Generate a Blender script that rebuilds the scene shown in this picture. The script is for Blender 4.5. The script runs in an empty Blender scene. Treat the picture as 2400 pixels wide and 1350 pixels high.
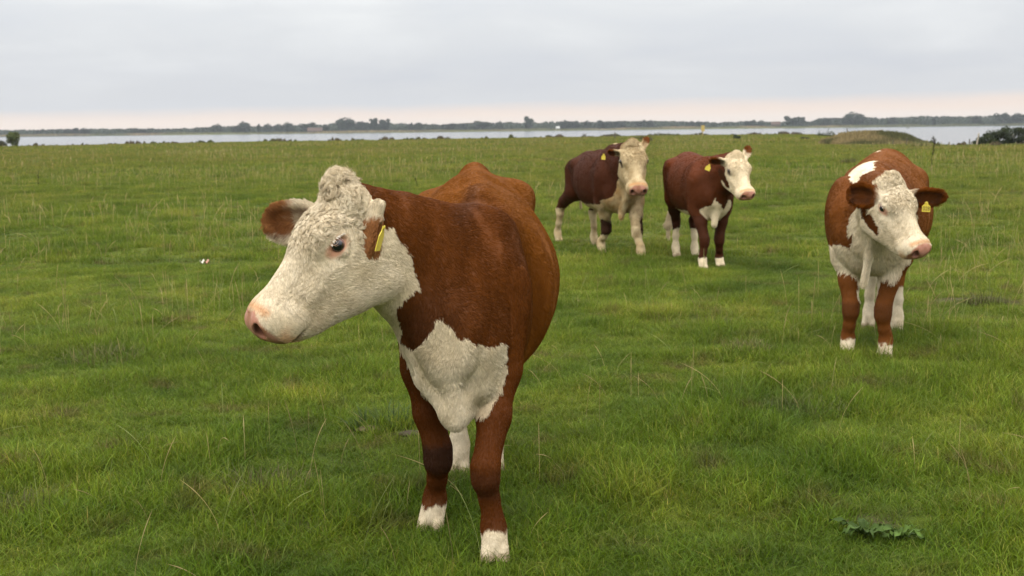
import bpy, math, random
import numpy as np
from mathutils import Matrix, Vector

rng = np.random.default_rng(11)
random.seed(11)
SC = bpy.context.scene
COL = SC.collection

# ------------------------------------------------------------------ camera
CAM_H = 1.60
cam_data = bpy.data.cameras.new('camera')
cam_data.lens = 42.0
cam_data.sensor_width = 36.0
cam_data.clip_start = 0.1
cam_data.clip_end = 12000.0
cam_data.dof.use_dof = True
cam_data.dof.focus_distance = 4.45
cam_data.dof.aperture_fstop = 6.3
cam = bpy.data.objects.new('camera', cam_data)
COL.objects.link(cam)
cam.matrix_world = (Matrix.Translation((0, 0, CAM_H)) @ Matrix.Rotation(math.pi / 2 - math.radians(7.57), 4, 'X')
                    @ Matrix.Rotation(math.radians(-0.645), 4, 'Z'))
SC.camera = cam

# ------------------------------------------------------------------ world: overcast evening sky
SUN_EL, SUN_AZ = math.radians(50), math.radians(-163)      # azimuth measured from +Y towards +X
world = bpy.data.worlds.new('World')
SC.world = world
world.use_nodes = True
wt = world.node_tree
wt.nodes.clear()


def N(t, typ, **kw):
    n = t.nodes.new(typ)
    for k, v in kw.items():
        if k.startswith('i_'):
            key = k[2:]
            key = int(key) if key.isdigit() else key
            n.inputs[key].default_value = v
        else:
            setattr(n, k, v)
    return n


def ramp(t, stops, interp='LINEAR'):
    n = t.nodes.new('ShaderNodeValToRGB')
    cr = n.color_ramp
    cr.interpolation = interp
    while len(cr.elements) > 1:
        cr.elements.remove(cr.elements[0])
    cr.elements[0].position = stops[0][0]
    cr.elements[0].color = (*stops[0][1], 1)
    for p, c in stops[1:]:
        e = cr.elements.new(p)
        e.color = (*c, 1)
    return n


def build_world():
    L = wt.links.new
    out = N(wt, 'ShaderNodeOutputWorld')
    sky = N(wt, 'ShaderNodeTexSky')
    sky.sky_type = 'NISHITA'
    sky.sun_disc = False
    sky.sun_elevation = SUN_EL
    sky.sun_rotation = SUN_AZ
    sky.air_density = 1.2
    sky.dust_density = 3.0
    bg_sky = N(wt, 'ShaderNodeBackground', i_Strength=0.06)
    L(sky.outputs[0], bg_sky.inputs[0])
    tc = N(wt, 'ShaderNodeTexCoord')
    sep = N(wt, 'ShaderNodeSeparateXYZ')
    L(tc.outputs['Generated'], sep.inputs[0])
    # elevation gradient: warm strip low down, grey cloud deck, brighter towards the zenith (overcast sky)
    grad = ramp(wt, [(0.0, (0.68, 0.60, 0.545)), (0.011, (0.72, 0.60, 0.52)), (0.0165, (0.67, 0.585, 0.535)),
                     (0.0225, (0.545, 0.555, 0.575)), (0.05, (0.56, 0.575, 0.60)), (0.10, (0.635, 0.65, 0.665)),
                     (0.25, (1.08, 1.08, 1.08)), (0.6, (2.0, 1.98, 1.95)), (1.0, (2.55, 2.52, 2.48))])
    # the lower edge of the cloud deck drops towards the left
    az = N(wt, 'ShaderNodeMath', operation='MULTIPLY_ADD')
    L(sep.outputs[0], az.inputs[0])
    az.inputs[1].default_value = -0.010
    L(sep.outputs[2], az.inputs[2])
    # streaky noise
    mp = N(wt, 'ShaderNodeMapping')
    mp.inputs['Scale'].default_value = (1.0, 1.0, 5.0)
    L(tc.outputs['Generated'], mp.inputs[0])
    nz = N(wt, 'ShaderNodeTexNoise', i_Scale=5.5, i_Detail=6.0, i_Roughness=0.52, i_Distortion=0.4)
    L(mp.outputs[0], nz.inputs['Vector'])
    nz2 = N(wt, 'ShaderNodeTexNoise', i_Scale=16.0, i_Detail=4.0, i_Roughness=0.5)
    L(mp.outputs[0], nz2.inputs['Vector'])
    wob = N(wt, 'ShaderNodeMath', operation='MULTIPLY_ADD')
    L(nz2.outputs[0], wob.inputs[0])
    wob.inputs[1].default_value = 0.006
    L(az.outputs[0], wob.inputs[2])
    off = N(wt, 'ShaderNodeMath', operation='SUBTRACT', i_1=0.003)
    L(wob.outputs[0], off.inputs[0])
    L(off.outputs[0], grad.inputs[0])
    # brightness breakup of the deck
    cr = ramp(wt, [(0.30, (0.925, 0.935, 0.965)), (0.5, (0.995, 0.995, 1.0)), (0.70, (1.09, 1.085, 1.075))])
    L(nz.outputs[0], cr.inputs[0])
    # fade the breakup out near the horizon strip
    fade = N(wt, 'ShaderNodeMapRange')
    fade.inputs[1].default_value = 0.015
    fade.inputs[2].default_value = 0.045
    L(sep.outputs[2], fade.inputs[0])
    mul = N(wt, 'ShaderNodeMix', data_type='RGBA', blend_type='MULTIPLY')
    L(fade.outputs[0], mul.inputs[0])
    L(grad.outputs[0], mul.inputs[6])
    L(cr.outputs[0], mul.inputs[7])
    bg_cl = N(wt, 'ShaderNodeBackground', i_Strength=0.97)
    L(mul.outputs[2], bg_cl.inputs[0])
    mix = N(wt, 'ShaderNodeMixShader', i_0=0.93)
    L(bg_sky.outputs[0], mix.inputs[1])
    L(bg_cl.outputs[0], mix.inputs[2])
    L(mix.outputs[0], out.inputs[0])


build_world()

sun_d = bpy.data.lights.new('sun', 'SUN')
sun_d.energy = 0.9
sun_d.angle = math.radians(24)
sun_d.color = (1.0, 0.95, 0.87)
sun = bpy.data.objects.new('sun', sun_d)
COL.objects.link(sun)
sdir = Vector((math.cos(SUN_EL) * math.sin(SUN_AZ), math.cos(SUN_EL) * math.cos(SUN_AZ), math.sin(SUN_EL)))
sun.rotation_euler = sdir.to_track_quat('Z', 'Y').to_euler()
sun.location = (0, 0, 40)

SC.view_settings.view_transform = 'Standard'
SC.view_settings.look = 'None'
SC.view_settings.gamma = 1.0
SC.view_settings.use_curve_mapping = False
SC.view_settings.exposure = 0.45
SC.render.engine = 'CYCLES'
SC.cycles.use_denoising = True
SC.cycles.max_bounces = 6
SC.cycles.transparent_max_bounces = 6
SC.cycles.volume_bounces = 1
SC.cycles.sample_clamp_indirect = 4.0
SC.cycles_curves.shape = 'RIBBONS'
SC.cycles_curves.subdivisions = 2


# ------------------------------------------------------------------ small helpers
def tag(o, label=None, cat=None, group=None, kind=None):
    if label: o['label'] = label
    if cat: o['category'] = cat
    if group: o['group'] = group
    if kind: o['kind'] = kind
    return o


def empty(name, loc=(0, 0, 0), rz=0.0, parent=None):
    o = bpy.data.objects.new(name, None)
    COL.objects.link(o)
    o.location = loc
    o.rotation_euler = (0, 0, rz)
    o.empty_display_size = 0.2
    if parent: o.parent = parent
    return o


def mesh_obj(name, V, Fc, mat=None, parent=None, smooth=False, cols=None, link=True):
    me = bpy.data.meshes.new(name)
    V = np.asarray(V, dtype=np.float32)
    if isinstance(Fc, np.ndarray):
        nf, k = Fc.shape
        me.vertices.add(len(V))
        me.vertices.foreach_set('co', V.ravel())
        me.loops.add(nf * k)
        me.loops.foreach_set('vertex_index', Fc.astype(np.int32).ravel())
        me.polygons.add(nf)
        me.polygons.foreach_set('loop_start', np.arange(0, nf * k, k, dtype=np.int32))
        me.update(calc_edges=True)
    else:
        me.from_pydata([tuple(v) for v in V], [], Fc)
        me.update()
    if smooth:
        me.polygons.foreach_set('use_smooth', np.ones(len(me.polygons), dtype=bool))
    if cols is not None:
        a = me.attributes.new('col', 'FLOAT_COLOR', 'POINT')
        c4 = np.ones((len(V), 4), dtype=np.float32)
        c4[:, :cols.shape[1]] = cols
        a.data.foreach_set('color', c4.ravel())
    if mat: me.materials.append(mat)
    o = bpy.data.objects.new(name, me)
    if link: COL.objects.link(o)
    if parent: o.parent = parent
    return o


def curves_obj(name, pts, rad, cols, mat, parent=None):
    """pts (n,k,3), rad (n,k), cols (n,3)"""
    n, k, _ = pts.shape
    cu = bpy.data.hair_curves.new(name)
    cu.add_curves([k] * n)
    cu.attributes['position'].data.foreach_set('vector', pts.astype(np.float32).ravel())
    ra = cu.attributes.get('radius') or cu.attributes.new('radius', 'FLOAT', 'POINT')
    ra.data.foreach_set('value', rad.astype(np.float32).ravel())
    ca = cu.attributes.new('col', 'FLOAT_COLOR', 'CURVE')
    c4 = np.ones((n, 4), dtype=np.float32)
    c4[:, :3] = cols
    ca.data.foreach_set('color', c4.ravel())
    cu.materials.append(mat)
    o = bpy.data.objects.new(name, cu)
    COL.objects.link(o)
    if parent: o.parent = parent
    return o


def vnoise(P, freq=1.0, seed=0):
    """smooth value noise in [-1,1], vectorised"""
    P = np.asarray(P, dtype=np.float64) * freq + seed * 17.137
    i = np.floor(P).astype(np.int64)
    f = P - i
    f = f * f * (3 - 2 * f)
    D = P.shape[1]
    out = np.zeros(len(P))
    primes = (73856093, 19349663, 83492791)
    for c in range(2 ** D):
        w = np.ones(len(P))
        h = np.full(len(P), seed * 7919 + 1013, dtype=np.int64)
        for a in range(D):
            b = (c >> a) & 1
            w *= f[:, a] if b else 1 - f[:, a]
            h ^= (i[:, a] + b) * primes[a]
        h = (h ^ (h >> 13)) * 1274126177
        h = (h ^ (h >> 16)) & 0xFFFF
        out += w * (h / 32767.5 - 1)
    return out


def fbm(P, freq, seed=0, oct=3):
    s = 0; a = 1.0; t = 0
    for o in range(oct):
        s = s + a * vnoise(P, freq * 2 ** o, seed + o)
        t += a; a *= 0.5
    return s / t


def sstep(x, a, b):
    t = np.clip((x - a) / (b - a), 0, 1)
    return t * t * (3 - 2 * t)


def in_poly(px, py, poly):
    poly = np.asarray(poly, float)
    r = np.zeros(len(px), bool)
    j = len(poly) - 1
    for i in range(len(poly)):
        xi, yi = poly[i]; xj, yj = poly[j]
        c = ((yi > py) != (yj > py)) & (px < (xj - xi) * (py - yi) / (yj - yi + 1e-12) + xi)
        r ^= c
        j = i
    return r


def new_mat(name):
    m = bpy.data.materials.new(name)
    m.use_nodes = True
    t = m.node_tree
    t.nodes.clear()
    out = N(t, 'ShaderNodeOutputMaterial')
    b = N(t, 'ShaderNodeBsdfPrincipled')
    t.links.new(b.outputs[0], out.inputs[0])
    return m, t, b, out


def plain_mat(name, col, rough=0.7, spec=0.3, var=0.15, scale=30.0):
    m, t, b, out = new_mat(name)
    tc = N(t, 'ShaderNodeTexCoord')
    nz = N(t, 'ShaderNodeTexNoise', i_Scale=scale, i_Detail=4.0)
    t.links.new(tc.outputs['Object'], nz.inputs['Vector'])
    cr = ramp(t, [(0.3, tuple(c * (1 - var) for c in col)), (0.7, tuple(min(1, c * (1 + var)) for c in col))])
    t.links.new(nz.outputs[0], cr.inputs[0])
    t.links.new(cr.outputs[0], b.inputs['Base Color'])
    b.inputs['Roughness'].default_value = rough
    b.inputs['Specular IOR Level'].default_value = spec
    return m


def attr_mat(name, rough=0.7, spec=0.25, trans=0.0, bump=0.0, bscale=200.0, rvar=0.0):
    """material whose colour comes from the 'col' attribute"""
    m, t, b, out = new_mat(name)
    a = N(t, 'ShaderNodeAttribute', attribute_name='col')
    src = a.outputs['Color']
    if rvar > 0:
        oi = N(t, 'ShaderNodeObjectInfo')
        mr = N(t, 'ShaderNodeMapRange')
        mr.inputs[3].default_value = 1 - rvar
        mr.inputs[4].default_value = 1 + rvar
        t.links.new(oi.outputs['Random'], mr.inputs[0])
        mx = N(t, 'ShaderNodeMix', data_type='RGBA', blend_type='MULTIPLY', i_0=1.0)
        t.links.new(src, mx.inputs[6])
        t.links.new(mr.outputs[0], mx.inputs[7])
        src = mx.outputs[2]
    t.links.new(src, b.inputs['Base Color'])
    b.inputs['Roughness'].default_value = rough
    b.inputs['Specular IOR Level'].default_value = spec
    if bump > 0:
        tc = N(t, 'ShaderNodeTexCoord')
        nz = N(t, 'ShaderNodeTexNoise', i_Scale=bscale, i_Detail=3.0)
        t.links.new(tc.outputs['Object'], nz.inputs['Vector'])
        bp = N(t, 'ShaderNodeBump', i_Strength=bump, i_Distance=0.01)
        t.links.new(nz.outputs[0], bp.inputs['Height'])
        t.links.new(bp.outputs[0], b.inputs['Normal'])
    if trans > 0:
        tr = N(t, 'ShaderNodeBsdfTranslucent')
        t.links.new(src, tr.inputs[0])
        ms = N(t, 'ShaderNodeMixShader', i_0=trans)
        t.links.new(b.outputs[0], ms.inputs[1])
        t.links.new(tr.outputs[0], ms.inputs[2])
        t.links.new(ms.outputs[0], out.inputs[0])
    return m


# ------------------------------------------------------------------ terrain
SHORE_T = np.radians([-180, -60, -30, -23, -15, -8, 0, 4, 8.1, 11, 14, 16, 18.2, 19.6, 24, 40, 90, 180])
SHORE_R = np.array([170, 165, 168, 171, 186, 201, 205, 225, 245, 240, 222, 190, 130, 101, 100, 110, 150, 170.0])
WATER_Z = -0.42
FAR_Y = 1235.0


def ground_h(x, y):
    x = np.asarray(x, float); y = np.asarray(y, float)
    sh = x.shape
    x = x.ravel(); y = y.ravel()
    rho = np.hypot(x, y)
    th = np.arctan2(x, y)
    P = np.stack([x, y], 1)
    rs = np.interp(th, SHORE_T, SHORE_R) * (1 + 0.012 * vnoise(np.stack([th * 60, 0 * th], 1), 1.0, 3))
    amp = np.clip(rho / 12, 0.4, 2.2)
    z = 0.020 * amp * fbm(P, 0.55, 5, 2) + 0.012 * np.clip(1.5 - rho / 60, 0, 1) * vnoise(P, 2.1, 8)
    z += 0.10 * sstep(rho, 30, 120) * vnoise(P, 0.07, 9)
    z -= 1.3 * sstep(rho - rs, 0, 9)
    far = sstep(y - FAR_Y + 14 * vnoise(np.stack([x, 0 * x], 1), 0.009, 4) + 5 * vnoise(np.stack([x, 0 * x], 1), 0.05, 6), -6, 10)
    z = z * (1 - far) + far * (0.25 + 0.5 * vnoise(P, 0.01, 2))
    return z.reshape(sh)


def build_ground(mat):
    a = np.concatenate([np.radians(np.linspace(-180, -40, 40)[:-1]), np.radians(np.linspace(-40, 40, 360)),
                        np.radians(np.linspace(40, 180, 40)[1:-1])])
    r = np.concatenate([np.geomspace(0.6, 3.5, 10)[:-1], np.geomspace(3.5, 40, 190)[:-1], np.geomspace(40, 320, 150)[:-1],
                        np.geomspace(320, 1180, 16)[:-1], np.linspace(1180, 1300, 24)[:-1], np.geomspace(1300, 7000, 14)])
    A, R = np.meshgrid(a, r, indexing='ij')
    X = R * np.sin(A); Y = R * np.cos(A)
    Z = ground_h(X, Y)
    na, nr = A.shape
    V = np.stack([X, Y, Z], -1).reshape(-1, 3)
    V = np.concatenate([V, [[0, 0, 0]]])
    i, j = np.meshgrid(np.arange(na), np.arange(nr - 1), indexing='ij')
    i2 = (i + 1) % na
    F = np.stack([i * nr + j, i2 * nr + j, i2 * nr + j + 1, i * nr + j + 1], -1).reshape(-1, 4)
    o = mesh_obj('ground', V, F, mat, smooth=True)
    tag(o, kind='structure')
    return o


# ------------------------------------------------------------------ cows: implicit surface -> one continuous mesh
class Field:
    def __init__(self):
        self.prims = []

    def add(self, fn, lo, hi, k, tg, op='add'):
        self.prims.append((fn, np.asarray(lo, float), np.asarray(hi, float), k, tg, op))

    def rc(self, a, b, r1, r2, k=0.05, tg='trunk', fr=None, sq=None, op='add'):
        """round cone; fr = (origin, R) frame; sq = (axis, factor) thins it along an axis of the frame"""
        a = np.asarray(a, float); b = np.asarray(b, float)
        o, R = fr if fr is not None else (np.zeros(3), np.eye(3))
        ab = b - a
        L2 = max(ab @ ab, 1e-9)

        def fn(P):
            q = (P - o) @ R
            s = 1.0
            if sq is not None:
                ax, f = sq
                t = np.clip(((q - a) @ ab) / L2, 0, 1)
                d = q - (a + t[:, None] * ab)
                d[:, ax] /= f
                return (np.sqrt((d * d).sum(1)) - (r1 + t * (r2 - r1))) * min(f, 1) ** 0.5
            t = np.clip(((q - a) @ ab) / L2, 0, 1)
            d = q - (a + t[:, None] * ab)
            return np.sqrt((d * d).sum(1)) - (r1 + t * (r2 - r1))
        wa = o + R @ a; wb = o + R @ b
        rm = max(r1, r2) * (max(1, sq[1]) if sq else 1)
        self.add(fn, np.minimum(wa, wb) - rm, np.maximum(wa, wb) + rm, k, tg, op)

    def el(self, c, r, k=0.05, tg='trunk', fr=None, rot=None, op='add'):
        c = np.asarray(c, float); r = np.asarray(r, float)
        o, R = fr if fr is not None else (np.zeros(3), np.eye(3))
        E = np.eye(3) if rot is None else np.asarray(rot)      # columns = ellipsoid axes in the frame

        def fn(P):
            q = ((P - o) @ R - c) @ E
            k0 = np.sqrt(((q / r) ** 2).sum(1))
            k1 = np.sqrt(((q / (r * r)) ** 2).sum(1)) + 1e-9
            return k0 * (k0 - 1) / k1
        wc = o + R @ c
        m = r.max()
        self.add(fn, wc - m, wc + m, k, tg, op)

    def eval(self, P, want_tag=False):
        n = len(P)
        d = np.full(n, 1.0)
        best = np.full(n, 9.0)
        tags = np.zeros(n, np.int16)
        for fn, lo, hi, k, tg, op in self.prims:
            m = ((P > lo - 0.16) & (P < hi + 0.16)).all(1)
            idx = np.nonzero(m)[0]
            if len(idx) == 0: continue
            s = fn(P[idx])
            a = d[idx]
            if op == 'add':
                h = np.maximum(k - np.abs(a - s), 0) / k
                d[idx] = np.minimum(a, s) - h * h * k * 0.25
                if want_tag:
                    bt = s < best[idx]
                    best[idx[bt]] = s[bt]
                    tags[idx[bt]] = TAGID[tg]
            else:
                s = -s
                h = np.maximum(k - np.abs(a - s), 0) / k
                d[idx] = np.maximum(a, s) + h * h * k * 0.25
        return (d, tags) if want_tag else d


TAGS = ['trunk', 'neck', 'head', 'ear_r', 'ear_l', 'leg_fl', 'leg_fr', 'leg_hl', 'leg_hr', 'tail', 'dewlap', 'muzzle']
TAGID = {t: i for i, t in enumerate(TAGS)}


def surface_nets(field, lo, hi, h):
    s = 4
    lo = np.asarray(lo); n = (np.ceil((np.asarray(hi) - lo) / (h * s)).astype(int)) * s + 1
    D = np.full(n, 1.0, np.float32)
    cn = (n - 1) // s + 1
    cx = [lo[a] + np.arange(cn[a]) * h * s for a in range(3)]
    G = np.stack(np.meshgrid(*cx, indexing='ij'), -1).reshape(-1, 3)
    dc = field.eval(G).reshape(cn)
    # coarse blocks whose centre region is near the surface
    near = np.abs(dc) < h * s * 2.6
    blk = np.zeros(cn - 1, bool)
    for dx in (0, 1):
        for dy in (0, 1):
            for dz in (0, 1):
                blk |= near[dx:cn[0] - 1 + dx, dy:cn[1] - 1 + dy, dz:cn[2] - 1 + dz]
    # sign fill
    up = np.repeat(np.repeat(np.repeat(dc, s, 0), s, 1), s, 2)[:n[0], :n[1], :n[2]]
    D[:] = up
    m = np.zeros(n, bool)
    mb = np.repeat(np.repeat(np.repeat(blk, s, 0), s, 1), s, 2)
    m[:-1, :-1, :-1] = mb
    for ax in range(3):
        sl1 = [slice(None)] * 3; sl2 = [slice(None)] * 3
        sl1[ax] = slice(1, None); sl2[ax] = slice(None, -1)
        m2 = m.copy()
        m2[tuple(sl1)] |= m[tuple(sl2)]
        m = m2
    idx = np.argwhere(m)
    P = lo + idx * h
    D[m] = field.eval(P)
    ins = D < 0
    c = [ins[dx:n[0] - 1 + dx, dy:n[1] - 1 + dy, dz:n[2] - 1 + dz] for dx in (0, 1) for dy in (0, 1) for dz in (0, 1)]
    anyi = np.zeros(n - 1, bool); alli = np.ones(n - 1, bool)
    for q in c:
        anyi |= q; alli &= q
    act = anyi & ~alli
    cells = np.argwhere(act)
    cid = np.full(n - 1, -1, np.int64)
    cid[act] = np.arange(len(cells))
    offs = [(dx, dy, dz) for dx in (0, 1) for dy in (0, 1) for dz in (0, 1)]
    vals = [D[cells[:, 0] + o[0], cells[:, 1] + o[1], cells[:, 2] + o[2]].astype(np.float64) for o in offs]
    acc = np.zeros((len(cells), 3)); cnt = np.zeros(len(cells))
    for a in range(8):
        for b in range(a + 1, 8):
            df = np.array(offs[b]) - np.array(offs[a])
            if np.abs(df).sum() != 1: continue
            va, vb = vals[a], vals[b]
            x = (va < 0) != (vb < 0)
            t = np.where(x, va / np.where(x, va - vb, 1), 0)
            acc += np.where(x[:, None], np.array(offs[a]) + t[:, None] * df, 0)
            cnt += x
    V = lo + (cells + acc / cnt[:, None]) * h
    faces = []
    for ax in range(3):
        o1, o2 = [a for a in range(3) if a != ax]
        sa = [slice(None)] * 3; sb = [slice(None)] * 3
        sa[ax] = slice(None, -1); sb[ax] = slice(1, None)
        A = ins[tuple(sa)]; B = ins[tuple(sb)]
        e = np.argwhere(A != B)
        ok = (e[:, o1] > 0) & (e[:, o2] > 0) & (e[:, o1] < n[o1] - 1) & (e[:, o2] < n[o2] - 1)
        e = e[ok]
        sgn = A[e[:, 0], e[:, 1], e[:, 2]]
        q = []
        for d1, d2 in ((0, 0), (-1, 0), (-1, -1), (0, -1)):
            ee = e.copy()
            ee[:, o1] += d1; ee[:, o2] += d2
            q.append(cid[ee[:, 0], ee[:, 1], ee[:, 2]])
        q = np.stack(q, 1)
        flip = sgn if ax != 1 else ~sgn
        q[~flip] = q[~flip][:, ::-1]
        faces.append(q)
    F = np.concatenate(faces)
    F = F[(F >= 0).all(1)]
    return V, F


def relax(V, F, it=2, lam=0.4):
    e = np.concatenate([F[:, [0, 1]], F[:, [1, 2]], F[:, [2, 3]], F[:, [3, 0]]])
    for _ in range(it):
        S = np.zeros_like(V); c = np.zeros(len(V))
        for ax in range(3):
            S[:, ax] = np.bincount(e[:, 0], V[e[:, 1], ax], len(V)) + np.bincount(e[:, 1], V[e[:, 0], ax], len(V))
        c = np.bincount(e[:, 0], minlength=len(V)) + np.bincount(e[:, 1], minlength=len(V))
        V = V + lam * (S / c[:, None] - V)
    return V


def vnormals(V, F):
    n = np.cross(V[F[:, 2]] - V[F[:, 0]], V[F[:, 3]] - V[F[:, 1]])
    Nn = np.zeros_like(V)
    for c in range(4):
        for ax in range(3):
            Nn[:, ax] += np.bincount(F[:, c], n[:, ax], len(V))
    return Nn / (np.linalg.norm(Nn, axis=1, keepdims=True) + 1e-12)


def unit(v):
    v = np.asarray(v, float)
    return v / np.linalg.norm(v)


def head_frame(origin, u, v):
    u = unit(u)
    v = np.asarray(v, float); v = unit(v - u * (u @ v))
    w = np.cross(u, v)
    return np.asarray(origin, float), np.stack([u, v, w], 1)


def cow_field(c):
    """c: pose dictionary in cow-local metres (x forward, y the cow's left, z up)"""
    f = Field()
    s = c.get('bulk', 1.0)
    pr = np.array(c['profile'], float)          # x, top, bottom, half width, centre y
    xs = pr[:, 0]
    x0, x1 = xs[0], xs[-1]
    pexp = c.get('tent', 1.75)
    # smooth interpolation of the profile
    fx = np.linspace(x0, x1, 160)
    prof = [np.interp(fx, xs, pr[:, i]) for i in range(1, 5)]
    ker = np.hanning(25); ker /= ker.sum()
    prof = [np.convolve(np.pad(p, 12, mode='edge'), ker, 'valid') for p in prof]

    def trunk(P):
        x = np.clip(P[:, 0], x0, x1)
        top, bot, hw, yc = [np.interp(x, fx, p) for p in prof]
        zc = bot + (top - bot) * c.get('wide_at', 0.43)
        dz = P[:, 2] - zc
        hz = np.where(dz > 0, top - zc, zc - bot)
        ny = np.abs(P[:, 1] - yc) / hw
        nz = np.abs(dz) / hz
        e = np.where(dz > 0, pexp, 2.15)
        q = (ny ** e + nz ** e) ** (1 / e)
        d = (q - 1) * np.minimum(hw, hz) * 0.85
        ex = np.maximum(np.abs(P[:, 0] - x) - 0.0, 0)
        return np.where(ex > 0, np.hypot(np.maximum(d, -0.05) + 0.05, ex) - 0.05, d)
    m = pr[:, 3].max()
    f.add(trunk, (x0, -m - 0.1, pr[:, 2].min()), (x1, m + 0.1, pr[:, 1].max()), 0.05, 'trunk')
    for a in c.get('body_extra', []):
        if a[0] == 'groove': f.rc(a[1], a[2], a[3], a[4], a[5], op='sub')
        elif a[0] == 'el': f.el(a[1], a[2], a[3], a[4] if len(a) > 4 else 'trunk')
        else: f.rc(a[1], a[2], a[3], a[4], a[5], a[6] if len(a) > 6 else 'trunk', sq=a[7] if len(a) > 7 else None)
    # legs
    for nm, L in c['legs'].items():
        tg = 'leg_' + nm
        pts = np.array([p[:3] for p in L], float); rad = [p[3] for p in L]
        for i in range(len(pts) - 1):
            f.rc(pts[i], pts[i + 1], rad[i], rad[i + 1], 0.10 if i == 0 else (0.05 if i == 1 else 0.03), tg)
        ft = pts[-1]
        yaw = c.get('toe', {}).get(nm, 0.0)
        cy, sy = math.cos(yaw), math.sin(yaw)
        fr = (ft * np.array([1, 1, 0]) + np.array([0, 0, max(0, ft[2] - 0.055)]), np.array([[cy, -sy, 0], [sy, cy, 0], [0, 0, 1]]))
        hs = c.get('hoof', 1.0)
        for sd in (1, -1):
            f.rc((-0.01, sd * 0.024 * hs, 0.074), (0.034, sd * 0.0300 * hs, 0.018), 0.026 * hs, 0.0265 * hs, 0.006, tg, fr)
        f.rc((-0.035, -0.02, 0.085), (-0.035, 0.02, 0.085), 0.020, 0.020, 0.02, tg, fr)       # dewclaws
    # head
    o, R = c['head']
    hs = c.get('head_scale', 1.0)
    fr = (o, R)
    H = 'head'
    S = lambda *v: np.array(v, float) * hs
    E_ = lambda cc, r, k=0.04, tg=H, rot=None, op='add': f.el(S(*cc), S(*r), k * hs, tg, fr, rot, op)
    C_ = lambda a, b, r1, r2, k=0.04, tg=H, op='add', sq=None: f.rc(S(*a), S(*b), r1 * hs, r2 * hs, k * hs, tg, fr, sq, op)
    # neck (in cow space, from the shoulders to points given in the head frame)
    hp = lambda *v: o + R @ S(*v)
    for a, hv, r1, r2, k in c['neck']:
        a = np.asarray(a, float); b = hp(*hv)
        f.rc(a, b, r1, r2, k, 'neck')
    E_((0.125, 0, -0.098), (0.150, 0.118, 0.118), 0.05)
    C_((0.0, -0.055, -0.055), (0.0, 0.055, -0.055), 0.054, 0.054, 0.05)
    C_((-0.008, 0, -0.02), (0.0, 0, -0.03), 0.045, 0.05, 0.05)
    C_((0.0, 0, -0.02), (-0.030, 0, c.get('poll', 0.0)), 0.042, 0.036, 0.04)
    C_((0.10, 0, -0.085), (0.41, 0, -0.094), 0.091, 0.064, 0.05)
    for sd in (1, -1):
        E_((0.138, sd * 0.092, -0.050), (0.065, 0.038, 0.042), 0.04)
        E_((0.165, sd * 0.060, -0.195), (0.140, 0.060, 0.120), 0.05)
        C_((0.12, sd * 0.054, -0.298), (0.39, sd * 0.032, -0.200), 0.052, 0.042, 0.05)
        C_((0.21, sd * 0.092, -0.132), (0.32, sd * 0.070, -0.132), 0.022, 0.020, 0.04)      # cheek ridge
    C_((0.15, 0, -0.200), (0.40, 0, -0.140), 0.100, 0.074, 0.05)
    E_((0.445, 0, -0.106), (0.076, 0.088, 0.074), 0.045, 'muzzle')
    C_((0.452, -0.040, -0.098), (0.452, 0.040, -0.098), 0.062, 0.062, 0.03, 'muzzle')
    for sd in (1, -1):
        E_((0.430, sd * 0.054, -0.142), (0.070, 0.050, 0.054), 0.03, 'muzzle')
        E_((0.484, sd * 0.052, -0.080), (0.034, 0.030, 0.032), 0.025, 'muzzle')
    C_((0.35, 0, -0.198), (0.432, 0, -0.196), 0.038, 0.029, 0.025)
    # mouth slit, nostrils, eye sockets
    E_((0.46, 0, -0.190), (0.08, 0.12, 0.0040), 0.008, op='sub')
    for sd in (1, -1):
        ns = c.get('nostril', 1.30)
        E_((0.507, sd * 0.054, -0.086), (0.036 * ns, 0.014 * ns, 0.025 * ns), 0.008, op='sub',
           rot=np.array([[0.80, -0.6 * sd, 0], [0.6 * sd, 0.80, 0], [0, 0, 1]]) @ np.array([[1, 0, 0], [0, .9, .43], [0, -.43, .9]] if sd > 0 else [[1, 0, 0], [0, .9, -.43], [0, .43, .9]]))
        E_((0.140, sd * 0.130, -0.080), (0.033, 0.022, 0.024), 0.012, op='sub')
        C_((0.104, sd * 0.119, -0.072), (0.140, sd * 0.132, -0.053), 0.009, 0.010, 0.014)
        C_((0.140, sd * 0.132, -0.053), (0.178, sd * 0.114, -0.078), 0.010, 0.008, 0.014)
        C_((0.107, sd * 0.117, -0.092), (0.144, sd * 0.122, -0.112), 0.008, 0.010, 0.014)
        C_((0.144, sd * 0.122, -0.112), (0.176, sd * 0.111, -0.096), 0.010, 0.007, 0.014)
    # ears: dir and cup normal are cow-space vectors
    for sd, nm in ((1, 'ear_l'), (-1, 'ear_r')):
        dirv, cup, L, W, base = c[nm]
        e1 = unit(dirv); e3 = np.asarray(cup, float); e3 = unit(e3 - e1 * (e1 @ e3)); e2 = np.cross(e3, e1)
        b0 = hp(*base)
        ef = (b0, np.stack([e1, e2, e3], 1))
        br_ = c.get('ear_base', {}).get(nm, 0.036)
        f.rc((-0.03, 0, 0), (L * 0.30, 0, -0.004), br_ * hs, br_ * 0.8 * hs, 0.03, nm, ef)
        f.el((L * 0.56, 0, -0.002), (L * 0.50, W * 0.5, 0.024), 0.02, nm, ef)
        f.el((L * 0.60, 0, 0.021), (L * 0.40, W * 0.40, 0.026), 0.010, nm, ef, op='sub')
    if 'tail' in c:
        T = c['tail']
        for i in range(len(T) - 1):
            f.rc(T[i][:3], T[i + 1][:3], T[i][3], T[i + 1][3], 0.03, 'tail')
    return f


BROWN = np.array([0.088, 0.0250, 0.0030])
WHITE = np.array([0.65, 0.56, 0.41])
DARKB = np.array([0.030, 0.012, 0.006])
PINK = np.array([0.44, 0.215, 0.16])


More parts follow.
